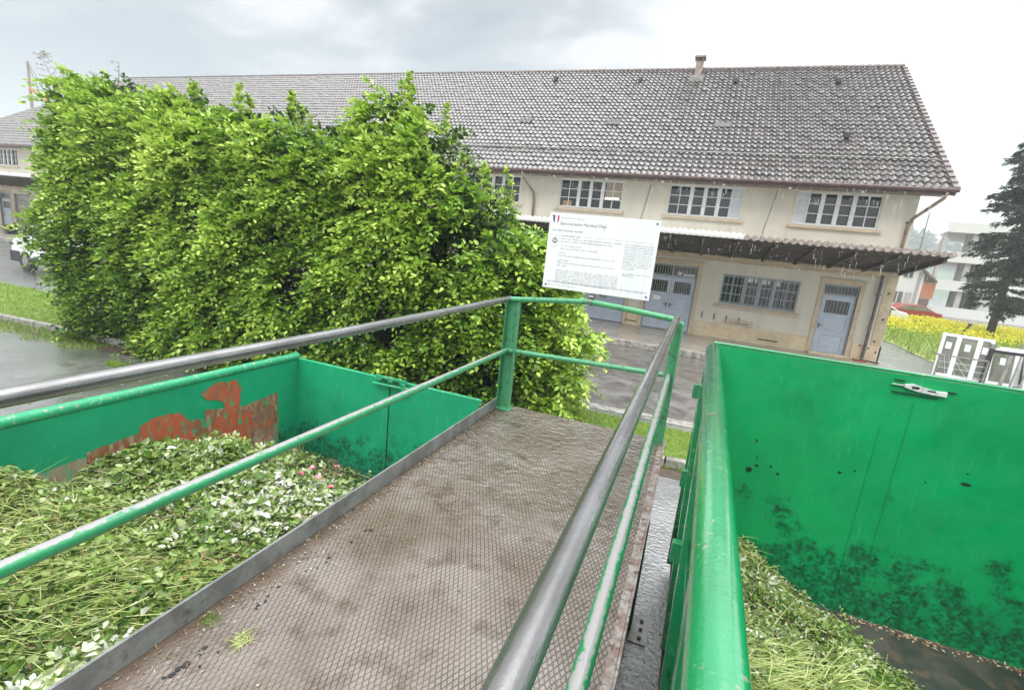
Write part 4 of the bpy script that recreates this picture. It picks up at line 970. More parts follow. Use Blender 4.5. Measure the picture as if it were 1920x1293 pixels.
# ================================================================== WASTE HEAPS
def sprays(P, Dm, L_, nl, tint0, leaf=.122, droop=.45):
    """flat leafy twigs: alternate leaves either side of an arching axis"""
    n = len(P); Dm = unit(Dm); side = unit(np.cross(Dm, np.tile([0, 0, 1.], (n, 1)) + rng.normal(size=(n, 3)) * .45)); up = np.cross(side, Dm)
    Vs, Fs, As, o = [], [], [], 0
    for k in range(nl):
        t = (k + .6) / nl; s = 1 if k % 2 else -1
        c = P + Dm * (L_ * t)[:, None] - np.array([0, 0, 1.]) * (L_ * droop * t * t)[:, None]
        D = Dm * .65 + side * s * .8 + rng.normal(size=(n, 3)) * .22 - np.array([0, 0, .22])
        if k == nl - 1: D = Dm + rng.normal(size=(n, 3)) * .15
        Nn = up + rng.normal(size=(n, 3)) * .45
        sz_ = leaf * (1.12 - .45 * t) * rng.uniform(.75, 1.2, n)
        V, F = leaf_mesh(c, D, Nn, sz_, sz_ * .56, .16, .12); Vs.append(V); Fs.append(F + o); o += len(V)
        As.append(np.repeat(np.clip(tint0 + .40 * (t - .5) + rng.normal(0, .13, n), 0, 1), 6))
    return np.concatenate(Vs), np.concatenate(Fs), np.concatenate(As)
def idw(px, py, ctrl, p=3):
    c = np.array(ctrl); d = (px[..., None] - c[:, 0]) ** 2 + (py[..., None] - c[:, 1]) ** 2 + .01
    w_ = d ** (-p / 2); return (w_ * c[:, 2]).sum(-1) / w_.sum(-1)
LCT = [(-4, 1.5, -1.84), (-4, 1.9, -2.12), (-4, 2.05, -1.97), (-3.9, 2.4, -1.94), (-3.95, 2.85, -1.99), (-4, 3.1, -2.2), (-4, 3.4, -2.42), (-4, 3.9, -2.62), (-3.4, 2.6, -2.0), (-3.3, 3.2, -2.2),
       (-2.4, 1.5, -2.04), (-3, 1.7, -2.08), (-3.6, 1.3, -1.98), (-2.3, 2.4, -2.14), (-2.75, 2.6, -2.05), (-2.2, 3.0, -2.25), (-2.5, 3.4, -2.40), (-2.0, 3.6, -2.5), (-3.1, 3.7, -2.55), (-2.5, 3.95, -2.62), (-3.2, 3.95, -2.62),
       (-1.9, 1.0, -1.92), (-2.2, .8, -1.98), (-4, .5, -1.7), (-3, -.5, -1.9), (-1.9, 2.0, -2.08), (-3, .9, -1.97), (-2.6, 1.0, -2.1), (-2, -.5, -1.9)]
RCT = [(.3, 4.1, -2.18), (.7, 4.1, -2.22), (.93, 4.1, -2.34), (1.12, 4.1, -2.56), (1.5, 4.1, -2.70), (1.35, 3.6, -2.42), (1.6, 3.4, -2.58), (1.75, 3.1, -2.55), (1.2, 3.3, -2.3), (.6, 2.6, -2.15), (.4, 3.4, -2.2), (.8, 3.5, -2.28),
       (1.2, 2.6, -2.2), (1.9, 2.5, -2.45), (2.1, 3.4, -2.75), (2.6, 3.6, -2.8), (2.8, 2.5, -2.7), (1, 1, -2.1), (2, 1, -2.3), (1.9, 3.9, -2.75)]
def heap_z(x, y, C, sd):
    z0_ = .045 * np.abs(vnoise(x * 6, y * 6, sd + 5)) + .03 * np.abs(vnoise(x * 13, y * 13, sd + 6))
    z = idw(x, y, C) - (.075 if sd == 3 else .03) + .05 * vnoise(x * 3.2, y * 3.2, sd) + .035 * vnoise(x * 9, y * 9, sd + 1) + .018 * vnoise(x * 22, y * 22, sd + 2); return z + z0_ - .03
def heap(name, C, sd, x0, x1, y0, y1, floor, label, cat):
    nx_, ny_ = 70, 110; gx, gy = np.meshgrid(np.linspace(x0, x1, nx_), np.linspace(y0, y1, ny_)); z = heap_z(gx, gy, C, sd) - .015
    V = np.stack([gx.ravel(), gy.ravel(), z.ravel()], 1); i, j = np.meshgrid(np.arange(nx_ - 1), np.arange(ny_ - 1)); a = (j * nx_ + i).ravel()
    F = np.stack([a, a + 1, a + nx_ + 1, a + nx_], 1)
    return np_obj(name, V, F, heap_core, smooth=True, kind='stuff', label=label, cat=cat)
def scatter(n, C, sd, reg, lift=.02):
    """reg(n) -> x, y; returns points on the heap and surface normals"""
    x, y = reg(n); e = .03; z = heap_z(x, y, C, sd); zx = (heap_z(x + e, y, C, sd) - z) / e; zy = (heap_z(x, y + e, C, sd) - z) / e
    N_ = unit(np.stack([-zx, -zy, np.ones_like(z)], 1)); P = np.stack([x, y, z + rng.uniform(-.01, lift, len(x))], 1); return P, N_
def U(x0, x1, y0, y1): return lambda n: (rng.uniform(x0, x1, n), rng.uniform(y0, y1, n))
def NORM(cx, cy, sx_, sy_, lim): return lambda n: (np.clip(rng.normal(cx, sx_, n), lim[0], lim[1]), np.clip(rng.normal(cy, sy_, n), lim[2], lim[3]))
def ray(px, py): q = R.T @ np.array([(px - 960) / 893.3, (py - 646.5) / 893.3, 1]); return q
def hit(px, py, C, sd):
    q = ray(px, py); t = 1.0
    for _ in range(4000):
        p = q * t
        if p[2] < float(heap_z(np.array([p[0]]), np.array([p[1]]), C, sd)[0]): break
        t += .003
    return p
def leaves(P, N_, ln, wd, tmean, tsd, tilt=.8, **k):
    n = len(P); D = unit(rng.normal(size=(n, 3)) * [1, 1, .45]); Nn = unit(N_ + rng.normal(size=(n, 3)) * tilt * .6)
    V, F = leaf_mesh(P, D, Nn, rng.uniform(.6, 1.25, n) * ln, rng.uniform(.6, 1.2, n) * wd, **k); return V, F, np.repeat(np.clip(rng.normal(tmean, tsd, n), 0, 1), 6)
def strands(P, N_, ln, wd, tmean, tsd, dirn=None, spread=.5, up=.25):
    n = len(P)
    if dirn is None: D = rng.normal(size=(n, 3)) * [1, 1, .1]
    else: D = np.array(dirn) + rng.normal(size=(n, 3)) * spread
    D = unit(D + N_ * up * rng.random((n, 1))); bend = rng.normal(size=(n, 3)) * .22; bend[:, 2] -= .28
    V, F = blade_mesh(P, D, rng.uniform(.5, 1.3, n) * ln, wd, bend); return V, F, np.repeat(np.clip(rng.normal(tmean, tsd, n), 0, 1), 8)
hl = heap('garden_waste_heap', LCT, 3, -4.09, -1.81, -1.2, 4.08, -2.66, 'heap of ivy, wilted leaves and cut stems filling the left container', 'garden waste')
LIM = (-4.07, -1.83, -.8, 4.05)
pl = []
for (n, reg, ln, wd, tm, ts) in ((11500, U(-4.05, -1.84, .2, 4.0), .036, .021, .36, .24), (4200, NORM(-3.55, 2.5, .42, .35, LIM), .060, .054, .55, .22), (900, NORM(-2.85, 2.45, .18, .22, LIM), .075, .034, .95, .12), (900, NORM(-2.6, 2.7, .35, .45, LIM), .05, .028, .85, .2),
                                 (2200, NORM(-2.45, 3.1, .3, .35, LIM), .05, .03, .78, .2), (3200, NORM(-2.5, 1.5, .4, .5, LIM), .055, .042, .36, .2), (900, NORM(-2.3, .95, .12, .14, LIM), .045, .042, .86, .08), (3000, U(-4.0, -2.6, .6, 1.9), .05, .026, .55, .2)):
    P, N_ = scatter(n, LCT, 3, reg, .07); pl.append(leaves(P, N_, ln, wd, tm, ts, tilt=1.3))
for (n, reg, L_, lf, tm, up) in ((260, NORM(-3.45, 2.5, .35, .35, (-3.85, -2.2, .5, 3.8)), .26, .055, .55, .55), (200, U(-3.8, -2.1, .4, 3.8), .28, .045, .45, .25), (60, NORM(-2.3, .95, .12, .16, (-3, -2.1, .5, 1.5)), .26, .055, .86, .3), (120, NORM(-2.7, 2.6, .3, .4, LIM), .22, .05, .85, .4), (90, NORM(-2.4, 3.2, .3, .3, LIM), .2, .035, .75, .6)):
    P, N_ = scatter(n, LCT, 3, reg, .03); pl.append(sprays(P, rng.normal(size=(n, 3)) * [1, 1, .3] + [0, 0, up], rng.uniform(.6, 1.2, n) * L_, 9, np.clip(rng.normal(tm, .12, n), 0, 1), lf))
V, F, A = join(pl); o = np_obj('cut_leaves', V, F, heap_leaf, hl, attr=A)
brown_leaf = mat('wilted_leaves', (.2, .14, .07), .6, tint=[(0, (.06, .035, .02)), (.5, (.22, .15, .075)), (1, (.45, .38, .24))], trans=.1)
P, N_ = scatter(2600, LCT, 3, U(-4.05, -1.84, .2, 4.0), .06); V, F, A = leaves(P, N_, .04, .018, .45, .28, tilt=1.6, curl=.5); np_obj('wilted_leaves', V, F, brown_leaf, hl, attr=A)
b = B()
for k in range(150):
    x_, y_ = random.uniform(-4.0, -1.9), random.uniform(.5, 3.95); z_ = float(heap_z(np.array([x_]), np.array([y_]), LCT, 3)[0]) + random.uniform(.0, .05); a_ = random.uniform(0, 6.28); l_ = random.uniform(.08, .30); q_ = random.uniform(-.02, .05)
    b.tube([(x_, y_, z_), (x_ + math.cos(a_) * l_ * .5, y_ + math.sin(a_) * l_ * .5, z_ + q_ + random.uniform(0, .04)), (x_ + math.cos(a_ + .3) * l_, y_ + math.sin(a_ + .3) * l_, z_ + q_)], [.004, .003, .0015], 4)
b.build('twigs', stick_m, hl)
pl = []
P, N_ = scatter(9000, LCT, 3, NORM(-3.7, 1.35, .5, .4, LIM), .05); pl.append(strands(P, N_, .13, .007, .72, .2, (-.5, -.9, .1), .45))
P, N_ = scatter(3200, LCT, 3, U(-4, -1.84, .2, 3.3), .05); pl.append(strands(P, N_, .16, .004, .5, .2))
P, N_ = scatter(1500, LCT, 3, NORM(-2.6, 1.35, .5, .25, LIM), .06); pl.append(strands(P, N_, .34, .004, .62, .15, (1, .5, .1), .3))
V, F, A = join(pl); np_obj('cut_stems', V, F, heap_grass, hl, attr=A)
ph_ = [hit(340, 1085, LCT, 3), hit(395, 1065, LCT, 3)]
P, N_ = scatter(46, LCT, 3, NORM(ph_[0][0] + .06, ph_[0][1], .05, .07, LIM), .05); P[:, 2] += .015; v1 = strands(P, N_, .07, .011, .7, .3)
P, N_ = scatter(26, LCT, 3, NORM(ph_[1][0], ph_[1][1], .05, .05, LIM), .05); P[:, 2] += .015; v2 = strands(P, N_, .05, .009, .2, .2)
V, F, A = join([v1, v2]); np_obj('yellow_leaves', V, F, yellow_leaf, hl, attr=A)
# pink flower heads lying in the waste: one thing each
SPOTS = [(545, 857), (540, 852), (562, 905), (585, 893), (595, 914), (619, 930), (631, 889)]
LBL = ['pink flower head nearest the far wall corner, on the heap just below the middle rail', 'small pink flower head touching another just below the middle rail', 'leftmost lone pink flower head on the pale wilted leaves', 'small pink flower head between the leftmost and the largest one',
       'largest and brightest pink flower head on the wilted leaves', 'pink flower head lying closest to the grey kick plate', 'pink flower head at the foot of the upright wooden stick']
for i, (px_, py_) in enumerate(SPOTS):
    p = hit(px_, py_, LCT, 3); n = 16; r = .036 if i == 4 else .027
    D = unit(np.stack([np.cos(np.arange(n) * 2.4), np.sin(np.arange(n) * 2.4), rng.uniform(-.1, .8, n)], 1))
    V, F = leaf_mesh(np.tile(p + [0, 0, .085], (n, 1)), D, np.tile([0., 0, 1.], (n, 1)) + D * .2, r * 1.3, r, .2, .1)
    np_obj('pink_flower', V, F, pink, label=LBL[i], cat='flower', group='pink flower heads in the garden waste')
p = hit(629, 900, LCT, 3); b = B(); b.tube([(p[0], p[1], p[2] - .05), (p[0] + .01, p[1], p[2] + .17)], .009, 6)
b.build('stick', stick_m, label='short upright wooden stick poking out of the left heap near the kick plate', cat='stick')
p = hit(665, 905, LCT, 3); b = B(); b.tube([(p[0] - .03, p[1], p[2] - .05), (p[0], p[1], p[2] + .06), (p[0] + .015, p[1] + .01, p[2] + .13)], .005, 5); b.tube([(p[0] - .01, p[1], p[2] + .03), (p[0] - .05, p[1], p[2] + .12)], .004, 5)
b.build('twig', bark, label='dark forked twig beside the kick plate at the bottom of the left container', cat='twig')
for (s, e_, lb) in (((0, 895), (90, 855), 'long pale stalk arching against the green far wall'), ((270, 1005), (283, 945), 'thin straw stalk curving above the left heap'), ((285, 1100), (365, 1080), 'straight pale stalk lying across the left heap')):
    a0, a1 = hit(*s, LCT, 3), hit(*e_, LCT, 3); m_ = (a0 + a1) / 2 + [0, 0, .09]; b = B(); b.tube([tuple(a0), tuple(m_), tuple(a1 + [0, 0, .05])], .0045, 5)
    b.build('stalk', heap_grass, label=lb, cat='stalk', smooth=True)
# right heap
hr = heap('garden_waste_heap', RCT, 9, .235, 2.94, -1.2, 4.18, -2.64, 'heap of pale grass clippings slumping down inside the right container', 'garden waste')
LIM2 = (.25, 2.6, 1.4, 4.16); pl = []
P, N_ = scatter(15000, RCT, 9, U(.24, 2.0, 1.9, 4.15), .05); pl.append(leaves(P, N_, .040, .017, .55, .28, tilt=1.4))
P, N_ = scatter(2600, RCT, 9, NORM(1.7, 2.9, .25, .25, LIM2), .04); pl.append(leaves(P, N_, .06, .04, .5, .2))
P, N_ = scatter(2000, RCT, 9, U(1.5, 2.4, 2.3, 3.6), .02); pl.append(leaves(P, N_, .04, .026, .45, .2))
for (n, reg, L_, lf, tm) in ((320, U(.50, 1.7, 2.0, 3.9), .2, .036, .55), (60, NORM(.75, 3.85, .15, .1, (.5, 1.2, 3.4, 3.92)), .2, .045, .8), (120, NORM(1.65, 2.9, .2, .25, LIM2), .2, .05, .45)):
    P, N_ = scatter(n, RCT, 9, reg, .03); pl.append(sprays(P, rng.normal(size=(n, 3)) * [1, 1, .3] + [0, 0, .35], rng.uniform(.6, 1.2, n) * L_, 9, np.clip(rng.normal(tm, .15, n), 0, 1), lf))
V, F, A = join(pl); np_obj('cut_leaves', V, F, heap_leaf, hr, attr=A)
pl = []
P, N_ = scatter(8000, RCT, 9, U(.24, 1.9, 1.9, 4.15), .05); pl.append(strands(P, N_, .07, .0055, .62, .28))
P, N_ = scatter(3200, RCT, 9, NORM(1.0, 2.55, .4, .25, LIM2), .06); pl.append(strands(P, N_, .22, .006, .75, .2, (1, .2, 0), .5))
P, N_ = scatter(500, RCT, 9, NORM(.55, 4.0, .2, .1, (.25, 1.0, 3.6, 4.16)), .08); pl.append(strands(P, N_, .1, .007, .8, .15))
V, F, A = join(pl); np_obj('grass_clippings', V, F, heap_grass, hr, attr=A)
P, N_ = scatter(1500, RCT, 9, U(.24, 2.0, 1.9, 4.15), .05); V, F, A = leaves(P, N_, .035, .015, .45, .28, tilt=1.6, curl=.5); np_obj('wilted_leaves', V, F, brown_leaf, hr, attr=A)
# litter along the base of the container end wall and on the deck
n = 260; x = rng.uniform(1.5, 2.9, n); y = 4.17 - abs(rng.normal(0, .03, n)); P = np.stack([x, y, np.full(n, -2.635)], 1)
V, F, A = leaves(P, np.tile([0, 0, 1.], (n, 1)), .03, .012, .7, .2); np_obj('leaf_litter', V, F, mat('dead_leaf', (.36, .22, .12), .6, c2=(.5, .4, .26), scale=20), kind='stuff', label='dead leaf scraps along the foot of the right container end wall', cat='litter')
n = 900; y = rng.uniform(.4, 4.4, n); x = -1.745 + abs(rng.normal(0, .05, n)) * (1 + (y < 1.8)); P = np.stack([x, y, np.full(n, DZ + .004)], 1)
v1 = leaves(P, np.tile([0, 0, 1.], (n, 1)), .016, .007, .5, .25, tilt=.3)
n = 260; P = np.stack([rng.uniform(-1.7, -.1, n), rng.uniform(.6, 4.5, n), np.full(n, DZ + .003)], 1); v2 = leaves(P, np.tile([0, 0, 1.], (n, 1)), .010, .006, .5, .3, tilt=.2)
V, F, A = join([v1, v2]); np_obj('leaf_litter', V, F, mat('litter', (.3, .26, .15), .5, tint=[(0, (.05, .035, .02)), (.5, (.24, .19, .11)), (1, (.5, .47, .33))]), attr=A, kind='stuff', label='fine plant scraps washed along the kick plate and over the deck', cat='litter')
def deck_pt(px, py): q = ray(px, py); return q * (DZ / q[2])
b = B()
for (px_, py_, r) in ((348, 1246, .016), (334, 1254, .012), (322, 1265, .012), (308, 1270, .008), (384, 1214, .009), (373, 1228, .008), (410, 1222, .005), (374, 1249, .005), (686, 994, .011), (695, 994, .012), (659, 1016, .010), (617, 1045, .008), (612, 1054, .006), (522, 1100, .008), (498, 1127, .008), (484, 1135, .007), (481, 1141, .006), (503, 1117, .005), (573, 1070, .004), (724, 985, .004), (861, 1108, .005)):
    p = deck_pt(px_, py_); pts = [(p[0] + math.cos(t) * r * random.uniform(.6, 1.1), p[1] + math.sin(t) * r * random.uniform(.7, 1.4)) for t in np.linspace(0, 2 * math.pi, 9)[:-1]]
    b.prism(pts, 'z', DZ + .0005, DZ + .004)
b.build('droppings', plastic, kind='stuff', label='black wet specks scattered on the tread plate deck', cat='specks')
for (px_, py_, nn_, tm, lb, nm) in ((398, 1163, 60, .15, 'small green tuft of grass growing at the kick plate on the deck', 'grass_tuft'), (452, 1200, 90, .8, 'little nest of brown straw lying on the tread plate', 'straw_tuft')):
    p = deck_pt(px_, py_); P = np.stack([rng.normal(p[0], .02, nn_), rng.normal(p[1], .02, nn_), np.full(nn_, DZ + .005)], 1)
    V, F, A = strands(P, np.tile([0, 0, 1.], (nn_, 1)), .05 if tm > .5 else .035, .003, tm, .1, up=.4 if tm > .5 else 1.2)
    np_obj(nm, V, F, heap_grass if tm > .5 else grass_m, attr=A, label=lb, cat='tuft')

# ================================================================== HEDGE
prof_px = [(-12.5, -.3), (-12.4, 1.0), (-12.3, 1.72), (-12.2, 2.35), (-11.3, 2.5), (-10.8, 2.15), (-10.0, 2.1), (-9.3, 2.3), (-8.6, 1.85), (-7.95, 2.05), (-7.5, 1.55), (-6.95, 2.0), (-6.35, 1.65), (-5.7, 1.5), (-5.3, 1.9), (-4.95, 2.35), (-4.6, 2.0), (-4.2, 1.9), (-3.95, 1.2), (-3.4, .95), (-3.0, .45), (-2.6, -.1), (-2.25, -.7), (-1.9, -1.3), (-1.9, -2.5)]
px_a = np.array([q[0] for q in prof_px[:-1]]); pz_a = np.array([q[1] for q in prof_px[:-1]])
def top(x): return np.interp(x, px_a, pz_a)
hd = thing('hedge', (-7.2, 7.1, -2.7), 'big overgrown bright green hornbeam hedge with ragged leaders in front of the warehouse', 'hedge')
def cy_(x): return 7.05 + .045 * (x + 7)
def half(z): return .95 + .12 * np.sin((z + 2.7) * .9)
pl = []
def lump(x, z): return .13 * vnoise(x * 2.6, z * .9, 21) + .16 * vnoise(x * 4.6, z * 3.4, 22)
# front face
n = 7800; x = rng.uniform(-12.1, -1.95, n); z = -2.72 + (top(x) + 2.45) * rng.random(n) ** .95; lp = lump(x, z)
y = cy_(x) - half(z) * np.clip((top(x) - z) / .8 + .25, .3, 1) - lp + rng.uniform(0, .28, n) ** 1.5
D = np.stack([rng.normal(0, .55, n), -1 + rng.normal(0, .3, n), rng.normal(.22, .4, n) + .5 * np.clip((z - .2) / 2, 0, 1)], 1)
gap = vnoise(x * 4.6 + 5, z * 4.1, 31); keep = gap > -.58
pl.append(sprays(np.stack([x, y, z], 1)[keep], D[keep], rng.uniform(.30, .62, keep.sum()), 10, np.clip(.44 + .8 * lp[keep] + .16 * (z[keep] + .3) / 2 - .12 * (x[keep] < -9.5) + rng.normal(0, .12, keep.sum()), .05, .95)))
# inner leaves, tinted dark to paint the shade inside the hedge, and back face
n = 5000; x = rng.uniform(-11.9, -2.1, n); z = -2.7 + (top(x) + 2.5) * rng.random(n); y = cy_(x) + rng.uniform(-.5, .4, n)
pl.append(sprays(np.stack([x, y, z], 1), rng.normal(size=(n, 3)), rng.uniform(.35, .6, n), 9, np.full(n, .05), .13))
n = 2200; x = rng.uniform(-12.1, -2, n); z = -2.6 + (top(x) + 2.5) * rng.random(n); y = cy_(x) + half(z) * .9
pl.append(sprays(np.stack([x, y, z], 1), np.stack([rng.normal(0, .5, n), np.ones(n), rng.normal(.2, .4, n)], 1), rng.uniform(.35, .6, n), 9, rng.normal(.4, .15, n), .10))
# two ends
for (xe, sgn, n) in ((-11.75, -1, 1100), (-2.15, 1, 1300)):
    z = rng.uniform(-2.7, 1.2 if sgn < 0 else .2, n); y = cy_(xe) + rng.uniform(-.95, .95, n)
    off = (.15 + .25 * (z + 2.7) / 4) * -1 if sgn < 0 else 0
    x = xe + (off if sgn < 0 else -(z + 2.7) * .22 + .10) + rng.normal(0, .15, n)
    if sgn < 0: x = x + np.clip(-1.6 - z, 0, 2) * .9
    k = z < top(np.clip(x, -12.7, -2.0)) + .3
    pl.append(sprays(np.stack([x, y, z], 1)[k], np.stack([sgn * np.ones(n), rng.normal(-.3, .5, n), rng.normal(.1, .4, n)], 1)[k], rng.uniform(.3, .6, k.sum()), 11, rng.normal(.45, .15, k.sum())))
# long branches reaching out at the right end
for (x0, y0, z0, dx, dy_, dz_, L_) in ((-2.5, 6.9, -1.05, 1, .1, -.16, 1.15), (-2.4, 6.8, -1.5, 1, -.2, -.18, .9), (-2.5, 7.0, -.55, 1, 0, .05, .75), (-2.4, 6.8, -1.95, 1, -.1, -.25, .75), (-2.6, 6.9, -.1, 1, -.1, .25, .6), (-2.4, 6.9, -2.3, 1, -.3, -.15, .6), (-2.3, 6.6, -1.2, 1, -.1, -.10, 1.1), (-2.3, 6.6, -1.75, 1, -.1, -.12, .95), (-2.3, 6.5, -2.2, 1, -.2, -.1, .8), (-2.4, 6.7, -.8, 1, -.1, 0, .85), (-2.4, 6.7, -.35, 1, -.1, .1, .7)):
    n = 60; t = rng.random(n); P = np.stack([x0 + dx * L_ * t, y0 + dy_ * L_ * t, z0 + dz_ * L_ * t + .1 * t * (1 - t)], 1) + rng.normal(size=(n, 3)) * .07
    pl.append(sprays(P, np.stack([np.full(n, dx) + rng.normal(0, .4, n), rng.normal(-.2, .5, n), rng.normal(-.1, .3, n)], 1), rng.uniform(.18, .36, n), 9, rng.normal(.68, .12, n), .11))
# leaders on top
LEAD = [(-11.6, 2.55, .6), (-9.25, 2.4, .6), (-7.92, 2.25, .6), (-6.95, 2.2, .7), (-4.93, 2.62, .9), (-4.5, 2.2, .6), (-10.2, 2.2, .5), (-12.2, 1.8, .25), (-12.4, 2.3, .4), (-11.55, 2.5, .5), (-11.2, 2.3, .4), (-10.4, 2.1, .3), (-9.75, 2.1, .3), (-9.3, 2.35, .5), (-8.9, 2.0, .3), (-8.35, 1.9, .25), (-7.95, 2.15, .5), (-7.05, 2.05, .5), (-6.75, 1.9, .4), (-6.2, 1.7, .3), (-5.5, 1.75, .4), (-4.95, 2.45, .8), (-4.62, 2.05, .4), (-4.2, 2.1, .6), (-3.75, 1.35, .4), (-3.35, 1.25, .4), (-3.05, 1.2, .4), (-12.0, 2.35, .4), (-5.2, 2.1, .5), (-4.75, 2.3, .6), (-7.4, 1.7, .3), (-6.9, 2.1, .5), (-10.9, 2.0, .3)]
stems = B()
for (x0, zt, hh) in LEAD:
    yb = cy_(x0) + random.uniform(-.5, .2); lean = random.uniform(-.12, .12); zb = zt - hh - .9
    stems.tube([(x0 - lean, yb, zb), (x0, yb, zt - .05)], [.014, .003], 5)
    n = int(26 + hh * 52); t = rng.random(n) ** .9; P = np.stack([x0 - lean * (1 - t), np.full(n, yb), zb + (zt - zb - .06) * t], 1)
    rr = (1 - t) * .85 + .05; a = rng.uniform(0, 6.28, n); D = np.stack([np.cos(a), np.sin(a), rng.uniform(.2, .9, n)], 1)
    pl.append(sprays(P, D, .50 * rr, 8, np.clip(.5 + .30 * t + rng.normal(0, .1, n), 0, 1), .078))
V, F, A = join(pl)
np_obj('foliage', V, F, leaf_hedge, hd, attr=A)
# trunks and inner branches
for k in range(26):
    x0 = -12.6 + k * .42; zt = float(top(x0)) - .5; yb = cy_(x0) + random.uniform(-.25, .25)
    stems.tube([(x0, yb, -2.75), (x0 + random.uniform(-.1, .1), yb, -1), (x0 + random.uniform(-.2, .2), yb + random.uniform(-.1, .1), zt)], [.045, .032, .012], 6)
    for q in range(9):
        zz = random.uniform(-2.2, zt); a = random.uniform(0, 6.28); l_ = random.uniform(.3, .7)
        stems.tube([(x0, yb, zz), (x0 + math.cos(a) * l_, yb + math.sin(a) * l_, zz + .3 * l_)], [.010, .004], 4)
stems.build('branches', bark, hd, smooth=True)
# bare pale twig sticking out at the left
bt = B(); lp_ = []
for (pts_, m_, l0) in ((((-13.75, 2.05), (-14.0, 2.45), (-14.35, 2.95), (-14.25, 3.05)), 22, .62), (((-12.9, 2.2), (-13.3, 2.45), (-13.75, 2.65)), 12, .40), (((-11.8, 2.3), (-11.75, 2.55), (-11.72, 2.8)), 7, .22), (((-12.6, 2.3), (-12.45, 2.6)), 5, .2)):
    bt.tube([(x_, 6.9, z_) for x_, z_ in pts_], [.010 - .007 * q / (len(pts_) - 1) for q in range(len(pts_))], 5)
    pa = np.array(pts_)
    for k in range(m_):
        t = (k + .5) / m_ * (len(pts_) - 1); q0 = min(int(t), len(pts_) - 2); x0, z0 = pa[q0] + (pa[q0 + 1] - pa[q0]) * (t - q0); s_ = 1 if k % 2 else -1; l_ = l0 * (1 - .75 * k / m_) * random.uniform(.7, 1.1)
        e_ = (x0 + s_ * l_ * .75 - .15 * l_, 6.9 + random.uniform(-.1, .1), z0 + l_ * random.uniform(-.02, .22)); bt.tube([(x0, 6.9, z0), e_], [.003, .0015], 4)
        for q in range(6): u_ = (q + 1) / 6; lp_.append((x0 + (e_[0] - x0) * u_, 6.9 + (e_[1] - 6.9) * u_, z0 + (e_[2] - z0) * u_))
bt.build('bare_twig', bark_twig, hd)
P = np.array(lp_); n = len(P); V, F = leaf_mesh(P, rng.normal(size=(n, 3)), rng.normal(size=(n, 3)), .05, .02); np_obj('twig_leaves', V, F, mat('bud_leaves', (.34, .30, .20), .6), hd)

# ================================================================== CONIFER
tr = thing('spruce_tree', (16.95, 37.4, -2.8), 'tall dark green spruce with drooping boughs at the right edge', 'tree')
TX, TY = 16.95, 37.4
b = B(); b.tube([(TX, TY, -2.9), (TX, TY, 4), (TX, TY, 14)], [.22, .16, .03], 8); b.build('trunk', bark, tr, smooth=True)
pl = []; br = B()
for k in range(330):
    t = random.random() ** .9; z0 = -1.3 + 15.5 * t; Lb = (2.0 * (1 - t) ** .5 * min(1, .62 + 3.2 * t) + .25) * random.uniform(.65, 1.12); a = random.uniform(0, 6.28)
    dx, dy_ = math.cos(a), math.sin(a); n = int(60 * Lb); s = rng.random(n) ** .7
    ax = np.stack([TX + dx * Lb * s, TY + dy_ * Lb * s, z0 + .12 * Lb * s - .30 * Lb * s * s + .10 * Lb * s ** 4], 1)
    P = ax + np.stack([-dy_ * rng.normal(0, .22, n) * (1.2 - s), dx * rng.normal(0, .22, n) * (1.2 - s), rng.normal(-.05, .06, n)], 1)
    D = np.stack([dx + rng.normal(0, .6, n), dy_ + rng.normal(0, .6, n), rng.normal(-.45, .3, n)], 1)
    V, F = leaf_mesh(P, D, rng.normal(size=(n, 3)) + [0, 0, 1], rng.uniform(.18, .34, n), .07, .15, .1); pl.append((V, F, np.repeat(np.clip(rng.normal(.4, .25, n), 0, 1), 6)))
    br.tube([(TX, TY, z0), (TX + dx * Lb * .9, TY + dy_ * Lb * .9, z0 - .13 * Lb)], [.03, .008], 4)
V, F, A = join(pl); np_obj('crown', V, F, leaf_conifer, tr, attr=A); br.build('boughs', bark, tr)

# ================================================================== BUILDINGS ON THE RIGHT
ap = thing('apartment_building', (27, 56, -2.8), 'modern white apartment block with recessed balconies behind the yellow flowers', 'building')
AY = 52.; AX0 = 18.75
def slab(b, xa, xb, y0, y1, z0, z1):
    """slab whose left end is skewed away, as the block's side wall is"""
    k = (y1 - y0) * .40
    b.prism([(xa, y0), (xb, y0), (xb, y1), (xa + k, y1)], 'z', z0, z1)
b = B(); slab(b, AX0 + 3.1, 44, AY + 1.6, AY + 10, -2.8, 4.8); b.build('wall', mod_grey, ap)
b = B(); slab(b, AX0, 44, AY, AY + 10.2, 4.80, 5.62); b.build('roof', mod_white, ap)
for z in (2.35, -.05, -2.3):
    b = B(); slab(b, AX0 - .25 * (2.35 - z) / 2.4, 44, AY, AY + .22, z, z + .86); slab(b, AX0 + .05, 44, AY + .22, AY + 10, z, z + .2); b.build('balcony_front', mod_white, ap)
for z in (3.21, .81, -1.44):
    h1 = 1.58 if z > 0 else 1.38
    b = B(); b.box(AX0 + .02, AX0 + .25, AY + .3, AY + .6, z - .66, z + h1); b.build('pillar', mod_grey, ap)
    for k in range(4):
        xa = AX0 + 1.95 + k * 3.6
        b = B(); b.box(xa, xa + .38, AY + .24, AY + 1.6, z - .6, z + h1); b.build('pillar', mod_grey, ap)
        b = B(); b.box(xa + 1.75, xa + 2.55, AY + .5, AY + 1.6, z - .6, z + h1); b.build('pillar', mod_white, ap)
        b = B(); b.box(xa + .45, xa + 1.72, AY + 1.40, AY + 1.48, z - .6, z + h1 - .02); f_ = b.build('window', win_far, ap)
        b = B(); b.box(xa + 1.06, xa + 1.13, AY + 1.36, AY + 1.39, z - .6, z + h1 - .02); b.build('frame', mod_grey, f_)
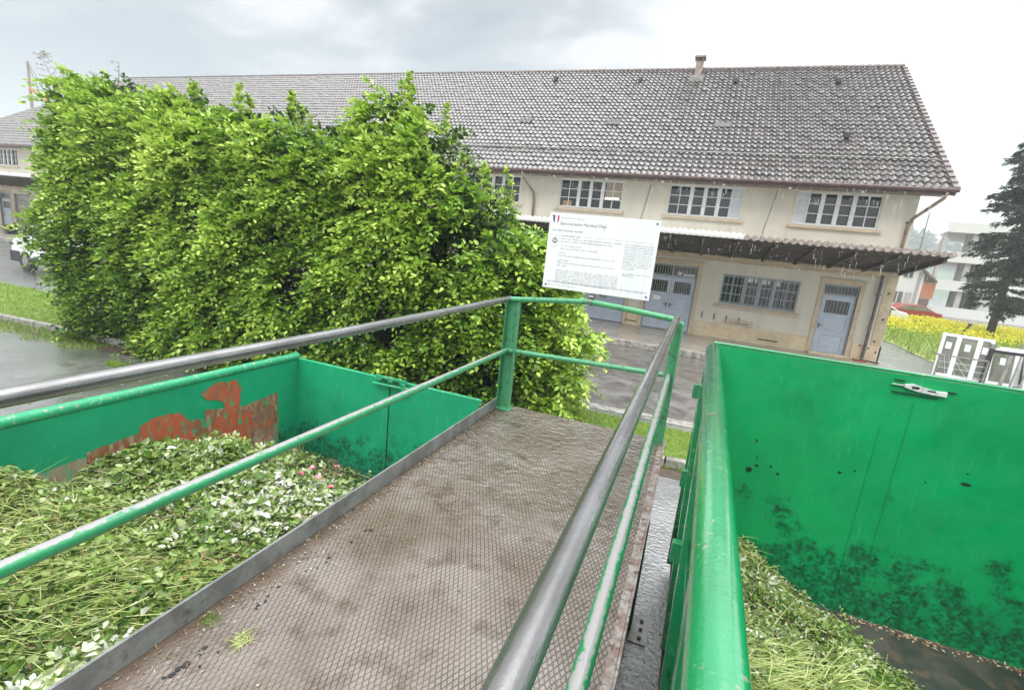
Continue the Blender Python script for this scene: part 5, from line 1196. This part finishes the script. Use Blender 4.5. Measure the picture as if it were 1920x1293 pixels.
b = B(); b.box(AX0 - .5, 44, AY - .02, AY + 1.5, -2.8, -2.32); b.build('base', mod_grey, ap)
hs = thing('white_house', (13.5, 55, -2.8), 'old white gabled house with grey shutters and an orange eave end, behind the parked cars', 'house')
b = B(); HX0, HX1, HY = 10.5, 17.4, 50.
b.prism([(HX0, -2.8), (HX1, -2.8), (HX1, 1.1), (13.2, 4.6), (HX0, 2.2)], 'y', HY, HY + 8); b.build('wall', mod_white, hs)
b = B(); b.bar((13.1, HY + 3.8, 4.85), (18.1, HY + 3.8, .75), 8.6, .18) if False else None
b.add([(13.2, HY - .4, 4.85), (18.2, HY - .4, .62), (18.2, HY + 8.4, .62), (13.2, HY + 8.4, 4.85), (13.2, HY - .4, 4.67), (18.2, HY - .4, .44), (18.2, HY + 8.4, .44), (13.2, HY + 8.4, 4.67)], [(0, 1, 2, 3), (4, 7, 6, 5), (0, 4, 5, 1), (1, 5, 6, 2), (2, 6, 7, 3)])
b.add([(13.2, HY - .4, 4.85), (9.9, HY - .4, 2.0), (9.9, HY + 8.4, 2.0), (13.2, HY + 8.4, 4.85)], [(3, 2, 1, 0)]); b.build('roof', roof_far, hs)
b = B(); b.box(17.41, 18.3, HY - .0, HY + .3, -.9, .42); b.build('soffit_panel', orange_m, hs); b = B(); b.box(17.41, 18.1, HY + .0, HY + .3, -1.9, -.92); b.build('dark_panel', roof_far, hs)  # orange panel, with a dark one in roof brown below it
for (x, z, wd, hh, sh) in ((15.95, .7, .62, 1.15, 0), (15.5, -1.45, .72, .9, 1), (14.0, -1.45, .8, .9, 0), (11.6, .3, .75, 1.3, 0), (11.2, -1.55, 1.0, 1.1, 1)):
    b = B(); b.box(x, x + wd, HY - .06, HY - .005, z, z + hh); f_ = b.build('window', win_far, hs); b = B(); b.box(x + wd / 2 - .03, x + wd / 2 + .03, HY - .09, HY - .061, z, z + hh); b.build('frame', mod_white, f_)
    if sh:
        b = B(); b.box(x + wd + .22, x + wd + .62, HY - .09, HY - .02, z, z + hh); b.build('shutter', mod_grey, hs)
b = B(); b.box(16.97, 17.21, HY - .01, HY - .003, -2.65, 1.2)
for k in range(14): b.box(16.98, 17.2, HY - .04, HY - .004, -2.6 + k * .26, -2.48 + k * .26)
b.build('quoins', mod_grey, hs)

def car(x, y, rz, paint, label):
    t_ = thing('parked_car', (x, y, -2.8), label, 'car', 'cars parked in front of the white house'); L0 = t_.location.copy(); t_.location = (0, 0, G)
    prf = [(-2.1, .35), (-2.12, .75), (-1.9, .9), (-1.1, .98), (-.45, 1.40), (.75, 1.42), (1.55, 1.0), (2.05, .92), (2.12, .5), (2.1, .35)]
    b = B(); b.prism([(p, q) for p, q in prf], 'y', -.85, .85); body = b.build('body', paint, t_, bevel=.07)
    b = B(); b.prism([(-.95, 1.0), (-.42, 1.34), (.70, 1.36), (1.35, 1.02)], 'y', -.862, .862); b.build('side_window', cardark if paint == carwhite else frame_glass, t_)  # the red car's paler pane colour stands in for reflections
    for x_ in (-1.35, 1.35):
        for y_ in (-.8, .62):
            b = B(); b.tube([(x_, y_, .32), (x_, y_ + .18, .32)], .32, 14); wl = b.build('wheel', rubber, t_, smooth=2)
            b = B(); b.tube([(x_, y_ - .01, .32), (x_, y_ + .19, .32)], .19, 12); b.build('rim', zinc, wl, smooth=2)
    t_.location = L0; t_.rotation_euler.z = rz
    return t_
car(11.9, 42.0, 0, carwhite, 'white and dark parked car half hidden by the warehouse corner')
car(15.6, 46.5, .1, carred, 'red parked car with a pale roof behind the yellow flowers')
for (x, y, h_, rz, lb) in ((12.3, 39.2, 1.15, 0, 'short black post between the parked white car and the flowers'), (15.6, 37.6, .85, .5, 'black slanting post standing in the yellow flowers')):
    b = B(); b.tube([(x, y, -2.8), (x + rz * .8, y, -2.8 + h_)], .06, 8); b.box(x + rz * .8 - .09, x + rz * .8 + .09, y - .09, y + .09, -2.8 + h_, -2.74 + h_); b.build('bollard', black_m, label=lb, cat='post', group='black posts by the meadow')
b = B(); b.tube([(19.2, 58, -2.8), (19.2, 58, 7.0)], [.09, .05], 8); b.build('flagpole', zinc, label='thin bare pole rising behind the right gable of the warehouse', cat='pole')
# mast with orange jib at the far left
mc = thing('derrick_crane', (-97, 45, -2.8), 'slim brown mast with an orange jib behind the left end of the warehouse', 'crane')
b = B(); b.tube([(-97.2, 45, -2.8), (-97.4, 45, 18.9)], [.35, .16], 6); b.build('mast', mat('mast_brown', (.30, .20, .17), .6), mc)
b = B(); b.bar((-97.3, 45, 15.2), (-90.5, 45, 12.2), .35, .35); b.build('jib', orange_p, mc)
b = B(); b.tube([(-97.4, 45, 18.8), (-92, 45, 12.9)], .06, 4); b.tube([(-97.4, 45, 18.8), (-95, 45, 14.3)], .06, 4); b.build('cable', iron, mc)

# ================================================================== DISCARDED WINDOW FRAMES AND GATE
def glazed(name, w_, h_, panes, loc, rz, lean, label, group='white window frames leaning by the gate', cat='window frame'):
    t_ = thing(name, loc, label, cat, group); L0 = t_.location.copy(); t_.location = (0, 0, G)
    b = B(); f = .09
    b.box(0, w_, 0, .07, 0, f); b.box(0, w_, 0, .07, h_ - f, h_); b.box(0, f, 0, .07, f, h_ - f); b.box(w_ - f, w_, 0, .07, f, h_ - f)
    for u in panes: b.box(w_ * u - .06, w_ * u + .06, 0, .07, f, h_ - f)
    b.build('frame', frame_white, t_, bevel=.006)
    b = B(); b.box(f, w_ - f, .03, .04, f, h_ - f); b.build('pane', frame_glass, t_)
    b = B(); k = [0] + list(panes) + [1]
    for i in range(len(k) - 1): xm = w_ * (k[i] + k[i + 1]) / 2; b.box(xm - .07, xm + .07, .018, .028, h_ - .5, h_ - .28)
    b.build('sticker', paper, t_)
    t_.location = L0; t_.rotation_euler = (lean, 0, rz); return t_
glazed('window_frame', 1.25, 1.42, (.34, .74), (7.68, 19.5, -2.78), -.38, -.14, 'wide white three-light window frame, leftmost of those leaning by the gate')
glazed('window_frame', .75, 1.15, (), (8.98, 19.3, -2.78), .1, -.12, 'narrow white window frame just right of the black gate post')
glazed('window_frame', 1.1, 1.2, (.5,), (9.35, 19.6, -2.78), .0, -.2, 'white two-light window frame standing behind the gate bars')
glazed('window_frame', .9, 1.1, (), (9.9, 19.2, -2.78), .15, -.25, 'white window frame leaning furthest right behind the gate')
b = B(); cr_ = thing('mesh_crate', (8.0, 18.8, -2.8), 'pale wire mesh crate standing low in front of the wide white frame', 'crate')
for k in range(5): b.tube([(7.45 + k * .3, 18.7, -2.78), (7.45 + k * .1, 18.7, -2.0)], .004, 4)
for k in range(5): b.tube([(7.45, 18.7, -2.78 + k * .19), (8.65, 18.7, -2.78 + k * .19)], .004, 4)
b.build('wire_mesh', frame_white, cr_)
b = B(); b.box(7.43, 8.67, 18.68, 18.72, -2.03, -1.99); b.box(7.42, 7.46, 18.68, 18.72, -2.8, -2.0); b.box(8.64, 8.68, 18.68, 18.72, -2.8, -2.0); b.box(7.42, 7.46, 18.72, 19.3, -2.03, -1.99); b.box(8.64, 8.68, 18.72, 19.3, -2.03, -1.99); b.build('rim_bar', zinc, cr_)
gt = thing('metal_gate', (9.3, 18.9, -2.8), 'black metal gate post with a top rail and grey diagonal bars at the right edge', 'gate')
b = B(); b.box(8.70, 8.81, 18.9, 18.98, -2.8, -1.62); b.build('post', black_m, gt); b = B(); b.box(8.70, 8.82, 18.88, 19.0, -1.62, -1.48); b.build('post_cap', zinc, gt)
b = B(); b.box(8.81, 12.2, 18.92, 18.97, -1.74, -1.65); b.build('rail', black_m, gt)
b = B()
for k in range(12): b.bar((9.25 + k * .24, 18.94, -1.73), (9.22 + k * .24 - .02, 18.94, -2.75), .045 if k else .09, .02)
b.build('bar', grey_wood, gt)
fn = thing('wooden_fence', (13, 24, -2.8), 'low weathered grey wooden crate fence behind the gate in the meadow', 'fence')
b = B()
for k in range(12): b.box(11.9 + k * .22, 12.03 + k * .22, 24, 24.03, -2.8, -1.72 + .04 * (k % 3))
b.build('picket', grey_wood, fn); b = B(); b.box(11.2, 14.6, 24.03, 24.07, -2.1, -2.0); b.box(11.2, 14.6, 24.03, 24.07, -2.6, -2.45); b.build('rail', grey_wood, fn)

# ================================================================== VAN
vn = thing('van', (-20.5, 11.0, -2.8), 'white delivery van with black lower panels parked behind the hedge at the left', 'van')
VX, VY0, VY1 = -23.9, 10.0, 11.9
b = B(); prf = [(VX + .05, -2.45), (VX, -2.05), (VX + .15, -1.72), (VX + .75, -1.52), (VX + 1.45, -.72), (VX + 2.0, -.48), (VX + 5.6, -.42), (VX + 5.7, -2.45)]
b.prism(prf, 'y', VY0, VY1); b.build('body', carwhite, vn, bevel=.07)
b = B(); b.prism([(VX + .86, -1.52), (VX + 1.48, -.80), (VX + 2.35, -.72), (VX + 2.35, -1.5)], 'y', VY0 - .012, VY1 + .012); b.build('side_window', cardark, vn)
b = B(); b.add([(VX + .78, VY0 + .12, -1.46), (VX + .78, VY1 - .12, -1.46), (VX + 1.40, VY1 - .16, -.75), (VX + 1.40, VY0 + .16, -.75)], [(3, 2, 1, 0)]); b.build('windscreen', cardark, vn)
b = B(); b.box(VX - .04, VX + .6, VY0 - .02, VY1 + .02, -2.52, -2.12); b.box(VX + 1.3, VX + 5.6, VY0 - .015, VY1 + .015, -2.5, -2.28); b.build('bumper', plastic, vn, bevel=.03)
for x_ in (VX + .95, VX + 4.4):
    for y_ in (VY0 - .02, VY1 - .2):
        b = B(); b.tube([(x_, y_, -2.45), (x_, y_ + .22, -2.45)], .35, 18); wl = b.build('wheel', rubber, vn, smooth=2)
        b = B(); b.tube([(x_, y_ - .012, -2.45), (x_, y_ + .23, -2.45)], .19, 14); b.build('rim', zinc, wl, smooth=2)
        b = B(); b.tube([(x_, y_ + .03 if y_ < 11 else y_ - .0, -2.42), (x_, y_ + .06 if y_ < 11 else y_ + .19, -2.42)], .47, 18); b.build('wheel_arch', plastic, vn, smooth=2)
b = B(); b.box(VX + .62, VX + .80, VY0 - .36, VY0 - .06, -1.52, -1.18); b.tube([(VX + .85, VY0, -1.45), (VX + .72, VY0 - .2, -1.42)], .03, 6); b.build('mirror', plastic, vn, bevel=.03)
b = B(); b.box(VX + .02, VX + .1, VY0 + .1, VY0 + .45, -2.05, -1.78); b.build('headlight', paper, vn)

# ================================================================== HAZE
b = B(); b.box(-640, 640, -60, 520, -3.9, 46)
hz = b.build('haze', bpy.data.materials.new('haze_air'), kind='stuff', label='pale rain haze in the air', cat='haze')
hm = hz.data.materials[0]; hm.use_nodes = True; ht = hm.node_tree; ht.nodes.clear()
pv = ht.nodes.new('ShaderNodeVolumePrincipled'); pv.inputs['Color'].default_value = (.80, .84, .87, 1); pv.inputs['Density'].default_value = .0016; pv.inputs['Anisotropy'].default_value = 0
ho = ht.nodes.new('ShaderNodeOutputMaterial'); ht.links.new(pv.outputs[0], ho.inputs['Volume'])
